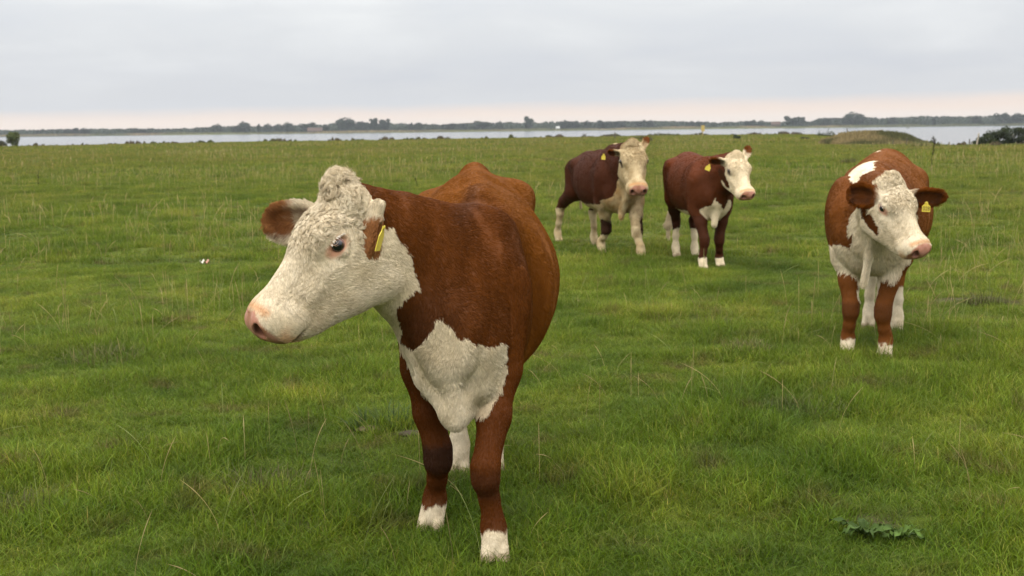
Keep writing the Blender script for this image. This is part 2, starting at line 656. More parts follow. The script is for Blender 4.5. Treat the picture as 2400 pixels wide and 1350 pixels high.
def mixc(a, b, t):
    t = np.asarray(t)[:, None]
    return a * (1 - t) + b * t


M = {}


def make_cow(c):
    root = empty(c.get('name', 'cow'), (c['loc'][0], c['loc'][1], -0.014), c['rz'])
    tag(root, c['label'], c.get('name', 'cow'), 'reddish brown and white cows on the pasture')
    f = cow_field(c)
    lo = np.min([p[1] for p in f.prims], 0) - 0.05
    hi = np.max([p[2] for p in f.prims], 0) + 0.05
    lo[2] = -0.06
    h = c['res']
    V, F = surface_nets(f, lo, hi, h)
    V = relax(V, F, 2, 0.45)
    Nn = vnormals(V, F)
    _, tg = f.eval(V, True)
    o, R = c['head']
    hs = c.get('head_scale', 1.0)
    Q = ((V - o) @ R) / hs
    col, wet, hair = c['paint'](c, V, Nn, tg, Q)
    # skin wrinkles / hair clumping on the surface
    fl = fbm(V * np.array([1, 1, 0.45]), 26, 3, 2)
    amp = np.where((tg == TAGID['head']) | (tg == TAGID['muzzle']), 0.0010, 0.0022) * np.clip(hair[:, 0] * 60, 0.2, 1.5)
    rib = np.sin(V[:, 0] * 2 * np.pi / 0.105 + 1.5 * V[:, 2]) * sstep(np.abs(V[:, 1]), 0.14, 0.26) * sstep(V[:, 2], 0.75, 0.9) * (1 - sstep(V[:, 2], 1.1, 1.25)) * sstep(V[:, 0], -0.4, -0.25) * (1 - sstep(V[:, 0], 0.05, 0.2))
    slack = fbm(V * np.array([1, 1, 0.35]), 9, 23, 2) * np.isin(tg, [TAGID['neck'], TAGID['dewlap'], TAGID['trunk']]) * sstep(V[:, 0], 0.25, 0.5)
    V = V + Nn * (fl * amp + 0.0035 * rib + 0.010 * slack)[:, None]
    # skin under the hair
    body = mesh_obj('body', V, F, M['skin'], root, smooth=True, cols=np.concatenate([col, np.ones((len(V), 1))], 1))
    wa = body.data.attributes.new('wet', 'FLOAT', 'POINT')
    wa.data.foreach_set('value', wet.astype(np.float32))
    grow_coat(c, root, V, F, Nn, tg, Q, col, hair)
    # eyes
    for sd in (1, -1):
        make_eye(c, root, sd)
    for tgd in c.get('ear_tags', []):
        make_ear_tag(root, *tgd)
    return root


def make_eye(c, root, sd):
    o, R = c['head']; hs = c.get('head_scale', 1.0)
    co = c['res'] > 0.01
    cen = o + R @ (np.array([0.152 if co else 0.141, sd * (0.115 if co else 0.1170), -0.062 if co else -0.0830]) * hs)
    r = (0.031 if co else 0.0255) * hs
    look = unit(R @ np.array([0.25, sd * 1.0, 0.05]))
    up = R[:, 2]
    e3 = look; e1 = unit(np.cross(up, e3)); e2 = np.cross(e3, e1)
    V = []; F = []; C = []
    nu, nv = 24, 16
    for i in range(nv + 1):
        th = math.pi * i / nv
        for j in range(nu):
            ph = 2 * math.pi * j / nu
            p = math.sin(th) * math.cos(ph) * e1 + math.sin(th) * math.sin(ph) * e2 + math.cos(th) * e3
            V.append(cen + r * p)
            ex, ey = math.sin(th) * math.cos(ph) / 1.5, math.sin(th) * math.sin(ph)
            q = math.hypot(ex, ey)
            if th > 1.35: cc = (0.55, 0.45, 0.38)
            elif q < 0.40: cc = (0.004, 0.005, 0.010)
            elif th < 0.95: cc = (0.022, 0.014, 0.011)
            else: cc = (0.20, 0.11, 0.09)
            C.append(cc)
    for i in range(nv):
        for j in range(nu):
            j2 = (j + 1) % nu
            F.append((i * nu + j, (i + 1) * nu + j, (i + 1) * nu + j2, i * nu + j2))
    mesh_obj('eye', V, np.array(F), M['eye'], root, smooth=True, cols=np.array(C))
    # pale lashes along the upper lid
    n = c.get('lashes', 64)
    t = rng.random(n) * 0.72
    bx = 0.104 + 0.076 * t
    by = 0.122 + 0.014 * np.sin(np.pi * t)
    bz = -0.071 + 0.015 * np.sin(np.pi * t) - 0.004 * t
    B = np.stack([bx, sd * by, bz], 1) * hs
    L = rng.uniform(0.012, 0.023, n) * hs
    d0 = np.stack([(t - 0.5) * 0.5, sd * 0.85 + 0 * t, -0.12 + 0.3 * rng.random(n)], 1)
    d1 = np.stack([(t - 0.5) * 0.9, sd * 0.5 + 0 * t, -0.75 + 0.2 * rng.random(n)], 1)
    pts = np.stack([B, B + d0 * L[:, None] * 0.5, B + (d0 * 0.5 + d1 * 0.5) * L[:, None]], 1)
    pts = o + pts @ R.T
    rad = np.broadcast_to(np.array([0.0007, 0.0006, 0.0003]) * hs, (n, 3)).copy()
    curves_obj('eyelashes', pts, rad, np.tile(np.array([[0.72, 0.66, 0.56]]), (n, 1)), M['hair'], root)


def make_ear_tag(root, loc, normal, up, size, text, stud=False):
    """yellow plastic ear tag: plate with neck and button, printed digits as a part"""
    n = unit(normal); u = np.asarray(up, float); u = unit(u - n * (n @ u)); r = np.cross(u, n)
    w, hgt, t = size[0] / 2, size[1], 0.0016
    prof = [(-w, -hgt), (w, -hgt), (w, -hgt * 0.38), (w * 0.42, -hgt * 0.16), (w * 0.36, 0.004), (-w * 0.36, 0.004),
            (-w * 0.42, -hgt * 0.16), (-w, -hgt * 0.38)]
    loc = np.asarray(loc, float)
    V = [loc + r * x + u * y + n * t * sg for sg in (1, -1) for x, y in prof]
    k = len(prof)
    F = [tuple(range(k)), tuple(range(2 * k - 1, k - 1, -1))] + [(i, k + i, k + (i + 1) % k, (i + 1) % k) for i in range(k)]
    pl = mesh_obj('ear_tag', V, F, M['tag'], root)
    bt = []
    bf = []
    for i in range(10):
        a = 2 * math.pi * i / 10
        for rr, dd in ((0.009, 0.002), (0.006, 0.005)):
            bt.append(loc + u * (-0.002) + (r * math.cos(a) + u * math.sin(a)) * rr + n * dd)
    for i in range(10):
        j = (i + 1) % 10
        bf.append((2 * i, 2 * j, 2 * j + 1, 2 * i + 1))
    bf.append(tuple(range(1, 20, 2)))
    mesh_obj('button', bt, bf, M['tag'], pl)
    if text:
        tc = bpy.data.curves.new('digits', 'FONT')
        tc.body = text
        tc.size = size[1] * 0.62
        tc.align_x = 'CENTER'; tc.align_y = 'CENTER'
        tc.extrude = 0.0003
        to = bpy.data.objects.new('digits', tc)
        COL.objects.link(to)
        dg = bpy.context.evaluated_depsgraph_get()
        me = bpy.data.meshes.new_from_object(to.evaluated_get(dg))
        bpy.data.objects.remove(to); bpy.data.curves.remove(tc)
        me.name = 'digits'
        me.materials.clear(); me.materials.append(M['ink'])
        to = bpy.data.objects.new('digits', me)
        COL.objects.link(to)
        to.parent = pl
        Mx = Matrix(((r[0], u[0], n[0], 0), (r[1], u[1], n[1], 0), (r[2], u[2], n[2], 0), (0, 0, 0, 1)))
        p = loc + u * (-hgt * 0.66) + n * (t + 0.0008)
        Mx.translation = Vector(p)
        to.matrix_local = Mx @ Matrix.Diagonal((min(1.0, size[0] * 0.95 / (size[1] * 0.62 * 0.56 * len(text))), 1, 1, 1))
    return pl


def grow_coat(c, root, V, F, Nn, tg, Q, col, hair):
    """hair: per-vertex (length, curl, density)"""
    n = c['hairs']
    if n == 0: return
    T = np.concatenate([F[:, [0, 1, 2]], F[:, [0, 2, 3]]])
    ar = np.linalg.norm(np.cross(V[T[:, 1]] - V[T[:, 0]], V[T[:, 2]] - V[T[:, 0]]), axis=1) * 0.5
    w = ar * hair[T[:, 0], 2]
    cw = np.cumsum(w); cw /= cw[-1]
    ti = np.searchsorted(cw, rng.random(n))
    tri = T[ti]
    a = rng.random(n); b = rng.random(n)
    fl = a + b > 1
    a[fl] = 1 - a[fl]; b[fl] = 1 - b[fl]
    W = np.stack([1 - a - b, a, b], 1)
    P = (V[tri] * W[:, :, None]).sum(1)
    nn = (Nn[tri] * W[:, :, None]).sum(1)
    nn /= np.linalg.norm(nn, axis=1, keepdims=True) + 1e-9
    q = (Q[tri] * W[:, :, None]).sum(1)
    pick = tri[np.arange(n), W.argmax(1)]
    C = col[pick]; L = hair[pick, 0].copy(); curl = hair[pick, 1]; tt = tg[pick]
    # flow directions
    o, R = c['head']
    d = np.tile(np.array([[-0.85, 0.0, -0.55]]), (n, 1))
    m = np.isin(tt, [TAGID['leg_fl'], TAGID['leg_fr'], TAGID['leg_hl'], TAGID['leg_hr'], TAGID['tail']])
    d[m] = (-0.15, 0, -1)
    m = tt == TAGID['neck']
    d[m] = unit(-R[:, 0] * 0.0 + np.array([-0.75, 0.0, -0.75]))
    m = tt == TAGID['dewlap']
    d[m] = (0.15, 0, -1)
    m = (tt == TAGID['head']) | (tt == TAGID['muzzle'])
    qq = q[m]
    hd = np.zeros((m.sum(), 3))
    hd[:, 0] = np.where(qq[:, 2] > -0.12, 0.5, -0.35)            # face hair runs down the nose, cheek hair backwards
    hd[:, 2] = np.where(qq[:, 2] > -0.12, -0.35, -0.8)
    hd[:, 1] = np.sign(qq[:, 1]) * 0.55 * (np.abs(qq[:, 1]) > 0.02)
    pol = qq[:, 0] < 0.05
    hd[pol] = np.stack([-0.55 + 0 * qq[pol, 0], 0.3 * np.sign(qq[pol, 1]), 0.75 + 0 * qq[pol, 0]], 1)
    d[m] = hd @ R.T
    for nm in ('ear_l', 'ear_r'):
        m = tt == TAGID[nm]
        e1 = unit(c[nm][0])
        e3 = unit(np.asarray(c[nm][1], float)); e2 = np.cross(e3, e1)
        rel = (P[m] - (o + R @ (np.array(c[nm][4]) * c.get('head_scale', 1)))) @ e2
        d[m] = e1[None] * 0.7 + np.sign(rel)[:, None] * e2[None] * 0.75
    # hairs gather into locks: every lock shares a direction, a curl and a phase
    hsz = c.get('lock', 1.0)
    cell = np.where(curl > 0.45, 0.017, np.where(L > 0.03, 0.016, 0.011)) * hsz
    warp = P + 0.010 * np.stack([vnoise(P, 60, 3), vnoise(P, 60, 4), vnoise(P, 60, 5)], 1)
    key = np.floor(warp / cell[:, None]).astype(np.int64)
    ax = np.abs(nn).argmax(1)
    hk = (((key[:, 0] + 1500) * 3000 + key[:, 1] + 1500) * 3000 + key[:, 2] + 1500) * 6 + ax * 2 + (nn[np.arange(n), ax] > 0)
    hk = hk * 64 + np.round(cell / hsz * 2000).astype(np.int64) % 64
    _, inv = np.unique(hk, return_inverse=True)
    inv = inv.ravel()
    cnt = np.bincount(inv).astype(float)
    mean = lambda X: np.stack([np.bincount(inv, X[:, a]) / cnt for a in range(3)], 1)
    rl = rng.random((len(cnt), 6))
    sw = np.stack([fbm(P, 9, 21, 2), fbm(P, 9, 31, 2), fbm(P, 9, 41, 2)], 1)
    d = d / (np.linalg.norm(d, axis=1, keepdims=True) + 1e-9) + sw * (0.35 + 1.5 * curl[:, None])
    d = mean(d)[inv] + (rl[inv, :3] - 0.5) * (0.24 + 1.6 * curl[:, None]) + rng.normal(0, 0.09, (n, 3))
    d = d - nn * (d * nn).sum(1, keepdims=True)
    d /= np.linalg.norm(d, axis=1, keepdims=True) + 1e-9
    side = np.cross(nn, d)
    Pm = mean(P)[inv]
    L = L * rng.uniform(0.75, 1.15, n) * (0.88 + 0.24 * rl[inv, 3])
    cc = np.clip(curl, 0, 1)
    lift = c.get('lift', 0.22) * (0.7 + 0.5 * rng.random(n)) * (0.85 + 0.3 * rl[inv, 4]) + 0.17 * cc
    k = 6
    s = np.linspace(0, 1, k)
    pts = np.zeros((n, k, 3))
    ph = rl[inv, 5] * 6.283
    hand = np.where(rl[inv, 0] > 0.5, 1.0, -1.0)
    turns = 1.25 * curl
    clump = np.where(curl > 0.45, 0.66, np.where(L > 0.024, 0.50, 0.30))
    for i in range(k):
        si = s[i]
        ang = hand * turns * 2 * np.pi * si + 0.5 * ph * cc
        amp = L * 0.22 * curl * si ** 0.6
        along = L * si * (1 - 0.28 * cc)
        up = L * lift * (si - 0.55 * si * si)
        pts[:, i] = (P + (Pm - P) * (clump * si ** 0.8)[:, None] + d * (along + amp * (np.cos(ang) - 1) * 0.6)[:, None]
                     + nn * (up + amp * np.abs(np.sin(ang * 0.5)) * 0.5)[:, None] + side * (amp * np.sin(ang))[:, None])
    r0 = c['hair_r']
    rad = r0 * rng.uniform(0.7, 1.25, n)[:, None] * np.array([1, 1, 0.95, 0.85, 0.65, 0.25])[None]
    lum = rng.normal(1, 0.10, n) * (0.90 + 0.20 * rl[inv, 2])
    # stained locks in the white face hair, also painting in shaded gaps between curls
    wh = (C[:, 1] > 0.30) & np.isin(tt, [TAGID['head'], TAGID['neck']])
    dk = np.clip(0.55 * (rl[inv, 2] < 0.28) + 0.5 * np.clip(vnoise(P, 34, 83), 0, 1), 0, 0.85) * np.clip(0.35 + curl, 0, 1) * c.get('stain_shade', 0.55)
    C = np.where(wh[:, None], C * (1 - dk[:, None] * np.array([0.48, 0.56, 0.68])), C)
    C = np.clip(C * lum[:, None], 0.002, 0.86)
    cobj = curves_obj('coat', pts, rad, C, M['hair'], root)
    tag(cobj, kind='stuff')


# ------------------------------------------------------------------ vegetation and setting
def green_zone_nodes(t, pos_out, base_attr=None):
    """albedo of the sward from world position: lush near the animals, drier and paler towards the lake"""
    L = t.links.new
    sep = N(t, 'ShaderNodeSeparateXYZ')
    L(pos_out, sep.inputs[0])
    flat = N(t, 'ShaderNodeCombineXYZ')
    L(sep.outputs[0], flat.inputs[0]); L(sep.outputs[1], flat.inputs[1])
    n1 = N(t, 'ShaderNodeTexNoise', i_Scale=0.55, i_Detail=3.0, i_Roughness=0.6)
    n2 = N(t, 'ShaderNodeTexNoise', i_Scale=0.13, i_Detail=3.0, i_Roughness=0.55)
    n3 = N(t, 'ShaderNodeTexNoise', i_Scale=2.6, i_Detail=2.0)
    n4 = N(t, 'ShaderNodeTexNoise', i_Scale=0.040, i_Detail=4.0, i_Roughness=0.65)
    for q in (n1, n2, n3, n4): L(flat.outputs[0], q.inputs['Vector'])
    lush = ramp(t, [(0.28, (0.068, 0.110, 0.010)), (0.45, (0.112, 0.166, 0.014)), (0.58, (0.148, 0.200, 0.019)), (0.72, (0.200, 0.232, 0.030))])
    L(n1.outputs[0], lush.inputs[0])
    dry = ramp(t, [(0.30, (0.115, 0.140, 0.018)), (0.5, (0.165, 0.165, 0.028)), (0.70, (0.225, 0.190, 0.055))])
    L(n2.outputs[0], dry.inputs[0])
    # share of dry grass grows with distance along the meadow
    mr = N(t, 'ShaderNodeMapRange')
    mr.inputs[1].default_value = 8.0; mr.inputs[2].default_value = 80.0
    mr.inputs[3].default_value = -0.05; mr.inputs[4].default_value = 0.66
    L(sep.outputs[1], mr.inputs[0])
    a = N(t, 'ShaderNodeMath', operation='MULTIPLY_ADD')
    L(n4.outputs[0], a.inputs[0]); a.inputs[1].default_value = 2.1; a.inputs[2].default_value = -1.05
    b = N(t, 'ShaderNodeMath', operation='ADD', use_clamp=True)
    L(a.outputs[0], b.inputs[0]); L(mr.outputs[0], b.inputs[1])
    mix = N(t, 'ShaderNodeMix', data_type='RGBA')
    L(b.outputs[0], mix.inputs[0]); L(lush.outputs[0], mix.inputs[6]); L(dry.outputs[0], mix.inputs[7])
    # brown patches of old growth
    br = ramp(t, [(0.57, (0, 0, 0)), (0.72, (0.70, 0.70, 0.70))])
    L(n3.outputs[0], br.inputs[0])
    mix2 = N(t, 'ShaderNodeMix', data_type='RGBA')
    mix2.inputs[7].default_value = (0.125, 0.098, 0.035, 1)
    L(br.outputs[0], mix2.inputs[0]); L(mix.outputs[2], mix2.inputs[6])
    n5 = N(t, 'ShaderNodeTexNoise', i_Scale=3.4, i_Detail=3.0, i_Roughness=0.65)
    L(flat.outputs[0], n5.inputs['Vector'])
    n6 = N(t, 'ShaderNodeTexNoise', i_Scale=1.15, i_Detail=2.0)
    L(flat.outputs[0], n6.inputs['Vector'])
    bl = ramp(t, [(0.30, (0.76, 0.79, 0.79)), (0.48, (0.98, 0.98, 0.98)), (0.70, (1.18, 1.14, 1.15))])
    L(n5.outputs[0], bl.inputs[0])
    bl2 = ramp(t, [(0.32, (0.84, 0.89, 0.88)), (0.5, (1.0, 1.0, 1.0)), (0.68, (1.16, 1.06, 1.12))])
    L(n6.outputs[0], bl2.inputs[0])
    m3 = N(t, 'ShaderNodeMix', data_type='RGBA', blend_type='MULTIPLY', i_0=1.0)
    L(mix2.outputs[2], m3.inputs[6]); L(bl.outputs[0], m3.inputs[7])
    m4 = N(t, 'ShaderNodeMix', data_type='RGBA', blend_type='MULTIPLY', i_0=1.0)
    L(m3.outputs[2], m4.inputs[6]); L(bl2.outputs[0], m4.inputs[7])
    # sward darkened close by, shade between the blades painted into its colour
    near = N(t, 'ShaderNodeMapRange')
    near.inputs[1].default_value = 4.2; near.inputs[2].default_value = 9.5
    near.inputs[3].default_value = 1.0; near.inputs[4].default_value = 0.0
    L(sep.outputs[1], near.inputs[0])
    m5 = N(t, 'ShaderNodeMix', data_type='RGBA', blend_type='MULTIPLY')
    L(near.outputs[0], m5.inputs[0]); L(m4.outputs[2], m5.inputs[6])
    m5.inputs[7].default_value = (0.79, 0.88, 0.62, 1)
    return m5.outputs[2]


def build_land_mats():
    # ground sheet
    m, t, b, out = new_mat('pasture_soil')
    L = t.links.new
    geo = N(t, 'ShaderNodeNewGeometry')
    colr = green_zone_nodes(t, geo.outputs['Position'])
    nz = N(t, 'ShaderNodeTexNoise', i_Scale=9.0, i_Detail=6.0, i_Roughness=0.7)
    L(geo.outputs['Position'], nz.inputs['Vector'])
    cr = ramp(t, [(0.3, (0.34, 0.30, 0.32)), (0.55, (0.55, 0.50, 0.50)), (0.75, (0.72, 0.66, 0.66))])
    L(nz.outputs[0], cr.inputs[0])
    mul = N(t, 'ShaderNodeMix', data_type='RGBA', blend_type='MULTIPLY', i_0=1.0)
    L(colr, mul.inputs[6]); L(cr.outputs[0], mul.inputs[7])
    # bare soil patches (attribute) and the far bank
    at = N(t, 'ShaderNodeAttribute', attribute_name='bare')
    mx = N(t, 'ShaderNodeMix', data_type='RGBA')
    soil = ramp(t, [(0.3, (0.030, 0.022, 0.013)), (0.7, (0.075, 0.055, 0.034))])
    L(nz.outputs[0], soil.inputs[0])
    L(at.outputs['Fac'], mx.inputs[0]); L(mul.outputs[2], mx.inputs[6]); L(soil.outputs[0], mx.inputs[7])
    L(mx.outputs[2], b.inputs['Base Color'])
    b.inputs['Roughness'].default_value = 0.9
    b.inputs['Specular IOR Level'].default_value = 0.1
    bp = N(t, 'ShaderNodeBump', i_Strength=0.9, i_Distance=0.05)
    L(nz.outputs[0], bp.inputs['Height'])
    L(bp.outputs[0], b.inputs['Normal'])
    M['soil'] = m
    # grass blades
    m, t, b, out = new_mat('grass_blades')
    L = t.links.new
    geo = N(t, 'ShaderNodeNewGeometry')
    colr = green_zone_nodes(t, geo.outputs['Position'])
    at = N(t, 'ShaderNodeAttribute', attribute_name='col')
    mul = N(t, 'ShaderNodeMix', data_type='RGBA', blend_type='MULTIPLY', i_0=1.0)
    L(colr, mul.inputs[6]); L(at.outputs['Color'], mul.inputs[7])
    oi = N(t, 'ShaderNodeObjectInfo')
    rr = ramp(t, [(0.0, (0.80, 0.84, 0.72)), (0.6, (1.05, 1.04, 1.0)), (0.90, (1.15, 1.1, 1.05)), (1.0, (1.5, 1.25, 1.3))])
    L(oi.outputs['Random'], rr.inputs[0])
    m2 = N(t, 'ShaderNodeMix', data_type='RGBA', blend_type='MULTIPLY', i_0=1.0)
    L(mul.outputs[2], m2.inputs[6]); L(rr.outputs[0], m2.inputs[7])
    L(m2.outputs[2], b.inputs['Base Color'])
    b.inputs['Roughness'].default_value = 0.55
    b.inputs['Specular IOR Level'].default_value = 0.16
    tr = N(t, 'ShaderNodeBsdfTranslucent')
    L(m2.outputs[2], tr.inputs[0])
    ms = N(t, 'ShaderNodeMixShader', i_0=0.34)
    L(b.outputs[0], ms.inputs[1]); L(tr.outputs[0], ms.inputs[2]); L(ms.outputs[0], out.inputs[0])
    M['grass'] = m
    M['leaf'] = attr_mat('leaf', rough=0.65, spec=0.10, trans=0.25, rvar=0.18)
    M['straw'] = attr_mat('straw', rough=0.6, spec=0.2, trans=0.3)
    M['bark'] = plain_mat('bark', (0.055, 0.043, 0.032), 0.9, 0.1, 0.35, 6.0)
    M['post'] = plain_mat('weathered_wood', (0.085, 0.07, 0.055), 0.9, 0.1, 0.3, 12.0)
    M['palepost'] = plain_mat('pale_wood', (0.36, 0.31, 0.23), 0.8, 0.1, 0.25, 12.0)
    M['yellow'] = plain_mat('yellow_paint', (0.42, 0.31, 0.09), 0.5, 0.3, 0.1)
    M['roof'] = plain_mat('red_roof', (0.085, 0.055, 0.042), 0.8, 0.1, 0.2, 2.0)
    M['wall'] = plain_mat('house_wall', (0.11, 0.08, 0.06), 0.85, 0.1, 0.15, 2.0)
    M['white'] = plain_mat('white_wall', (0.42, 0.42, 0.40), 0.7, 0.2, 0.06, 2.0)
    M['glass'] = plain_mat('window_glass', (0.03, 0.035, 0.04), 0.1, 0.5, 0.1)
    M['steel'] = plain_mat('dull_green_paint', (0.12, 0.13, 0.10), 0.5, 0.4, 0.15)
    # water
    m, t, b, out = new_mat('lake_water')
    L = t.links.new
    b.inputs['Base Color'].default_value = (0.045, 0.055, 0.060, 1)
    b.inputs['Roughness'].default_value = 0.10
    b.inputs['IOR'].default_value = 1.333
    geo = N(t, 'ShaderNodeNewGeometry')
    mp = N(t, 'ShaderNodeMapping')
    mp.inputs['Scale'].default_value = (0.35, 0.9, 1)
    L(geo.outputs['Position'], mp.inputs[0])
    nz = N(t, 'ShaderNodeTexNoise', i_Scale=1.3, i_Detail=4.0, i_Roughness=0.6)
    L(mp.outputs[0], nz.inputs['Vector'])
    bp = N(t, 'ShaderNodeBump', i_Strength=0.9, i_Distance=0.06)
    L(nz.outputs[0], bp.inputs['Height'])
    L(bp.outputs[0], b.inputs['Normal'])
    M['water'] = m


BARE = [(1.42, 4.66, 0.10, 0.7), (-0.73, 6.25, 0.14, 0.6), (-0.50, 6.15, 0.12, 0.7), (4.25, 10.7, 0.3, 0.8), (1.44, 5.55, 0.10, 0.6), (2.2, 11.2, 0.3, 0.4), (-2.6, 9.0, 0.25, 0.4), (-0.9, 4.7, 0.12, 0.5), (0.55, 5.45, 0.10, 0.4)]


def bare_at(x, y):
    b = np.zeros_like(x)
    for cx, cy, r, s in BARE:
        d = np.hypot((x - cx) / 1.5, y - cy) / r
        b = np.maximum(b, s * (1 - sstep(d, 0.7, 1.25)))
    return b


def make_tuft(name, nb, radius, hmin, hmax, width, lean, seg=3, droop=0.5):
    V = []; F = []; C = []
    for i in range(nb):
        a = random.random() * 6.283; r = radius * math.sqrt(random.random())
        bx, by = r * math.cos(a), r * math.sin(a)
        h = random.uniform(hmin, hmax) * (0.55 + 0.45 * random.random())
        la = random.random() * 6.283
        ln = random.uniform(0.15, 1.0) * lean
        dx, dy = math.cos(la), math.sin(la)
        fa = random.random() * 6.283
        wx, wy = math.cos(fa), math.sin(fa)
        w = width * random.uniform(0.6, 1.3)
        lum = random.uniform(0.60, 1.42)
        hue = random.random()
        tint = (lum * (1.0 + 0.22 * (hue - 0.5)), lum, lum * (1.0 - 0.2 * (hue - 0.5)))
        if random.random() < 0.075: tint = (lum * 1.75, lum * 1.25, lum * 3.2)       # dead blade
        b0 = len(V)
        for k in range(seg + 1):
            t = k / seg
            hz = h * t * (1 - droop * ln * t * 0.55)
            off = h * ln * t * t * (0.9)
            ww = w * (1 - t ** 1.6) * 0.5 + 0.0002
            cx, cy = bx + dx * off, by + dy * off
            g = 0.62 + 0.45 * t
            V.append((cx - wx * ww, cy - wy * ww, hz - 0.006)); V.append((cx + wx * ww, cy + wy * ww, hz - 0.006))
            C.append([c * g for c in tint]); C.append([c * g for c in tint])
        for k in range(seg):
            F.append((b0 + 2 * k, b0 + 2 * k + 1, b0 + 2 * k + 3, b0 + 2 * k + 2))
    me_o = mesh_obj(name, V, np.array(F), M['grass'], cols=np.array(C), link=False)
    return me_o


def wedge_points(y0, y1, n, half=0.60, dens=None):
    """n points spread evenly over the wedge of meadow between two distances"""
    y = np.sqrt(rng.uniform(y0 * y0, y1 * y1, n))
    x = rng.uniform(-half, half, n) * y + rng.uniform(-0.5, 0.5, n)
    return x, y


def shore_ok(x, y, margin=0.0):
    rho = np.hypot(x, y); th = np.arctan2(x, y)
    return rho < np.interp(th, SHORE_T, SHORE_R) + margin


def scatter(name, x, y, scale, kind, tufts, label=None):
    """one geometry-nodes object that stands the tufts on the ground"""
    z = ground_h(x, y)
    me = bpy.data.meshes.new(name)
    me.vertices.add(len(x))
    me.vertices.foreach_set('co', np.stack([x, y, z], 1).astype(np.float32).ravel())
    for nm, arr in (('scl', scale), ('wid', np.sqrt(scale) * 1.05), ('rot', rng.uniform(0, 6.283, len(x)))):
        a = me.attributes.new(nm, 'FLOAT', 'POINT')
        a.data.foreach_set('value', arr.astype(np.float32))
    a = me.attributes.new('idx', 'INT', 'POINT')
    a.data.foreach_set('value', rng.integers(0, len(tufts), len(x)).astype(np.int32))
    o = bpy.data.objects.new(name, me)
    COL.objects.link(o)
    coll = bpy.data.collections.new(name + '_tufts')
    for tf in tufts: coll.objects.link(tf)
    ng = bpy.data.node_groups.new(name + '_nodes', 'GeometryNodeTree')
    ng.interface.new_socket('Geometry', in_out='INPUT', socket_type='NodeSocketGeometry')
    ng.interface.new_socket('Geometry', in_out='OUTPUT', socket_type='NodeSocketGeometry')
    gi = ng.nodes.new('NodeGroupInput'); go = ng.nodes.new('NodeGroupOutput')
    iop = ng.nodes.new('GeometryNodeInstanceOnPoints')
    ci = ng.nodes.new('GeometryNodeCollectionInfo')
    ci.inputs['Collection'].default_value = coll
    ci.inputs['Separate Children'].default_value = True
    ci.inputs['Reset Children'].default_value = True

    def attr(nm, ty):
        q = ng.nodes.new('GeometryNodeInputNamedAttribute')
        q.data_type = ty
        q.inputs['Name'].default_value = nm
        return q.outputs['Attribute']
    L = ng.links.new
    L(gi.outputs[0], iop.inputs['Points'])
    L(ci.outputs[0], iop.inputs['Instance'])
    iop.inputs['Pick Instance'].default_value = True
    L(attr('idx', 'INT'), iop.inputs['Instance Index'])
    cx = ng.nodes.new('ShaderNodeCombineXYZ')
    L(attr('rot', 'FLOAT'), cx.inputs[2])
    er = ng.nodes.new('FunctionNodeEulerToRotation')
    L(cx.outputs[0], er.inputs[0])
    L(er.outputs[0], iop.inputs['Rotation'])
    sx = ng.nodes.new('ShaderNodeCombineXYZ')
    L(attr('wid', 'FLOAT'), sx.inputs[0]); L(attr('wid', 'FLOAT'), sx.inputs[1]); L(attr('scl', 'FLOAT'), sx.inputs[2])
    L(sx.outputs[0], iop.inputs['Scale'])
    L(iop.outputs[0], go.inputs[0])
    md = o.modifiers.new('scatter', 'NODES')
    md.node_group = ng
    tag(o, label, None, None, 'stuff')
    return o


def height_field(x, y):
    """how long the sward is: grazed short with longer tussocks"""
    P = np.stack([x, y], 1)
    return np.clip(0.84 + 0.75 * fbm(P, 0.9, 51, 2) + 0.75 * vnoise(P, 2.6, 57), 0.55, 2.3)


def build_grass():
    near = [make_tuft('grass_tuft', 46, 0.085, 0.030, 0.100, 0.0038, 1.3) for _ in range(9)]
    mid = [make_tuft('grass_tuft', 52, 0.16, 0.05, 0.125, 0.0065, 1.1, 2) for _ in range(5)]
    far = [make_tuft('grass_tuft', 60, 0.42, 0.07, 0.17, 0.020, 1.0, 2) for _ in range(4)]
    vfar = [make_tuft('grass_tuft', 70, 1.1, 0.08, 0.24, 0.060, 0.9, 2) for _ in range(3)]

    def put(name, y0, y1, n, tufts, base, half=0.60):
        x, y = wedge_points(y0, y1, n, half)
        keep = shore_ok(x, y, -1.0) & (rng.random(n) > bare_at(x, y) * 1.05)
        x, y = x[keep], y[keep]
        s = base * height_field(x, y) * rng.uniform(0.8, 1.2, len(x))
        scatter(name, x, y, s, 0, tufts)
    put('grass', 3.2, 14.5, 66000, near, 1.0, 0.76)
    # rank clumps the animals leave standing
    rank = [make_tuft('grass_clump', 80, 0.11, 0.08, 0.21, 0.0042, 1.0, 4, 0.7) for _ in range(5)]
    x, y = wedge_points(3.6, 46.0, 11500, 0.72)
    k = fbm(np.stack([x, y], 1), 0.45, 91, 3)
    keep = shore_ok(x, y, -1.0) & (rng.random(11500) < np.clip((k - 0.02) * 2.2, 0.02, 0.9) * np.clip(30 / y, 0.3, 1)) & (rng.random(11500) > bare_at(x, y) * 1.2)
    x, y = x[keep], y[keep]
    scatter('grass', x, y, rng.uniform(0.55, 1.15, len(x)), 0, rank)
    put('grass', 14.0, 44.0, 60000, mid, 1.0, 0.74)
    put('grass', 43.0, 115.0, 56000, far, 1.0, 0.74)
    put('grass', 112.0, 262.0, 44000, vfar, 1.0, 0.74)


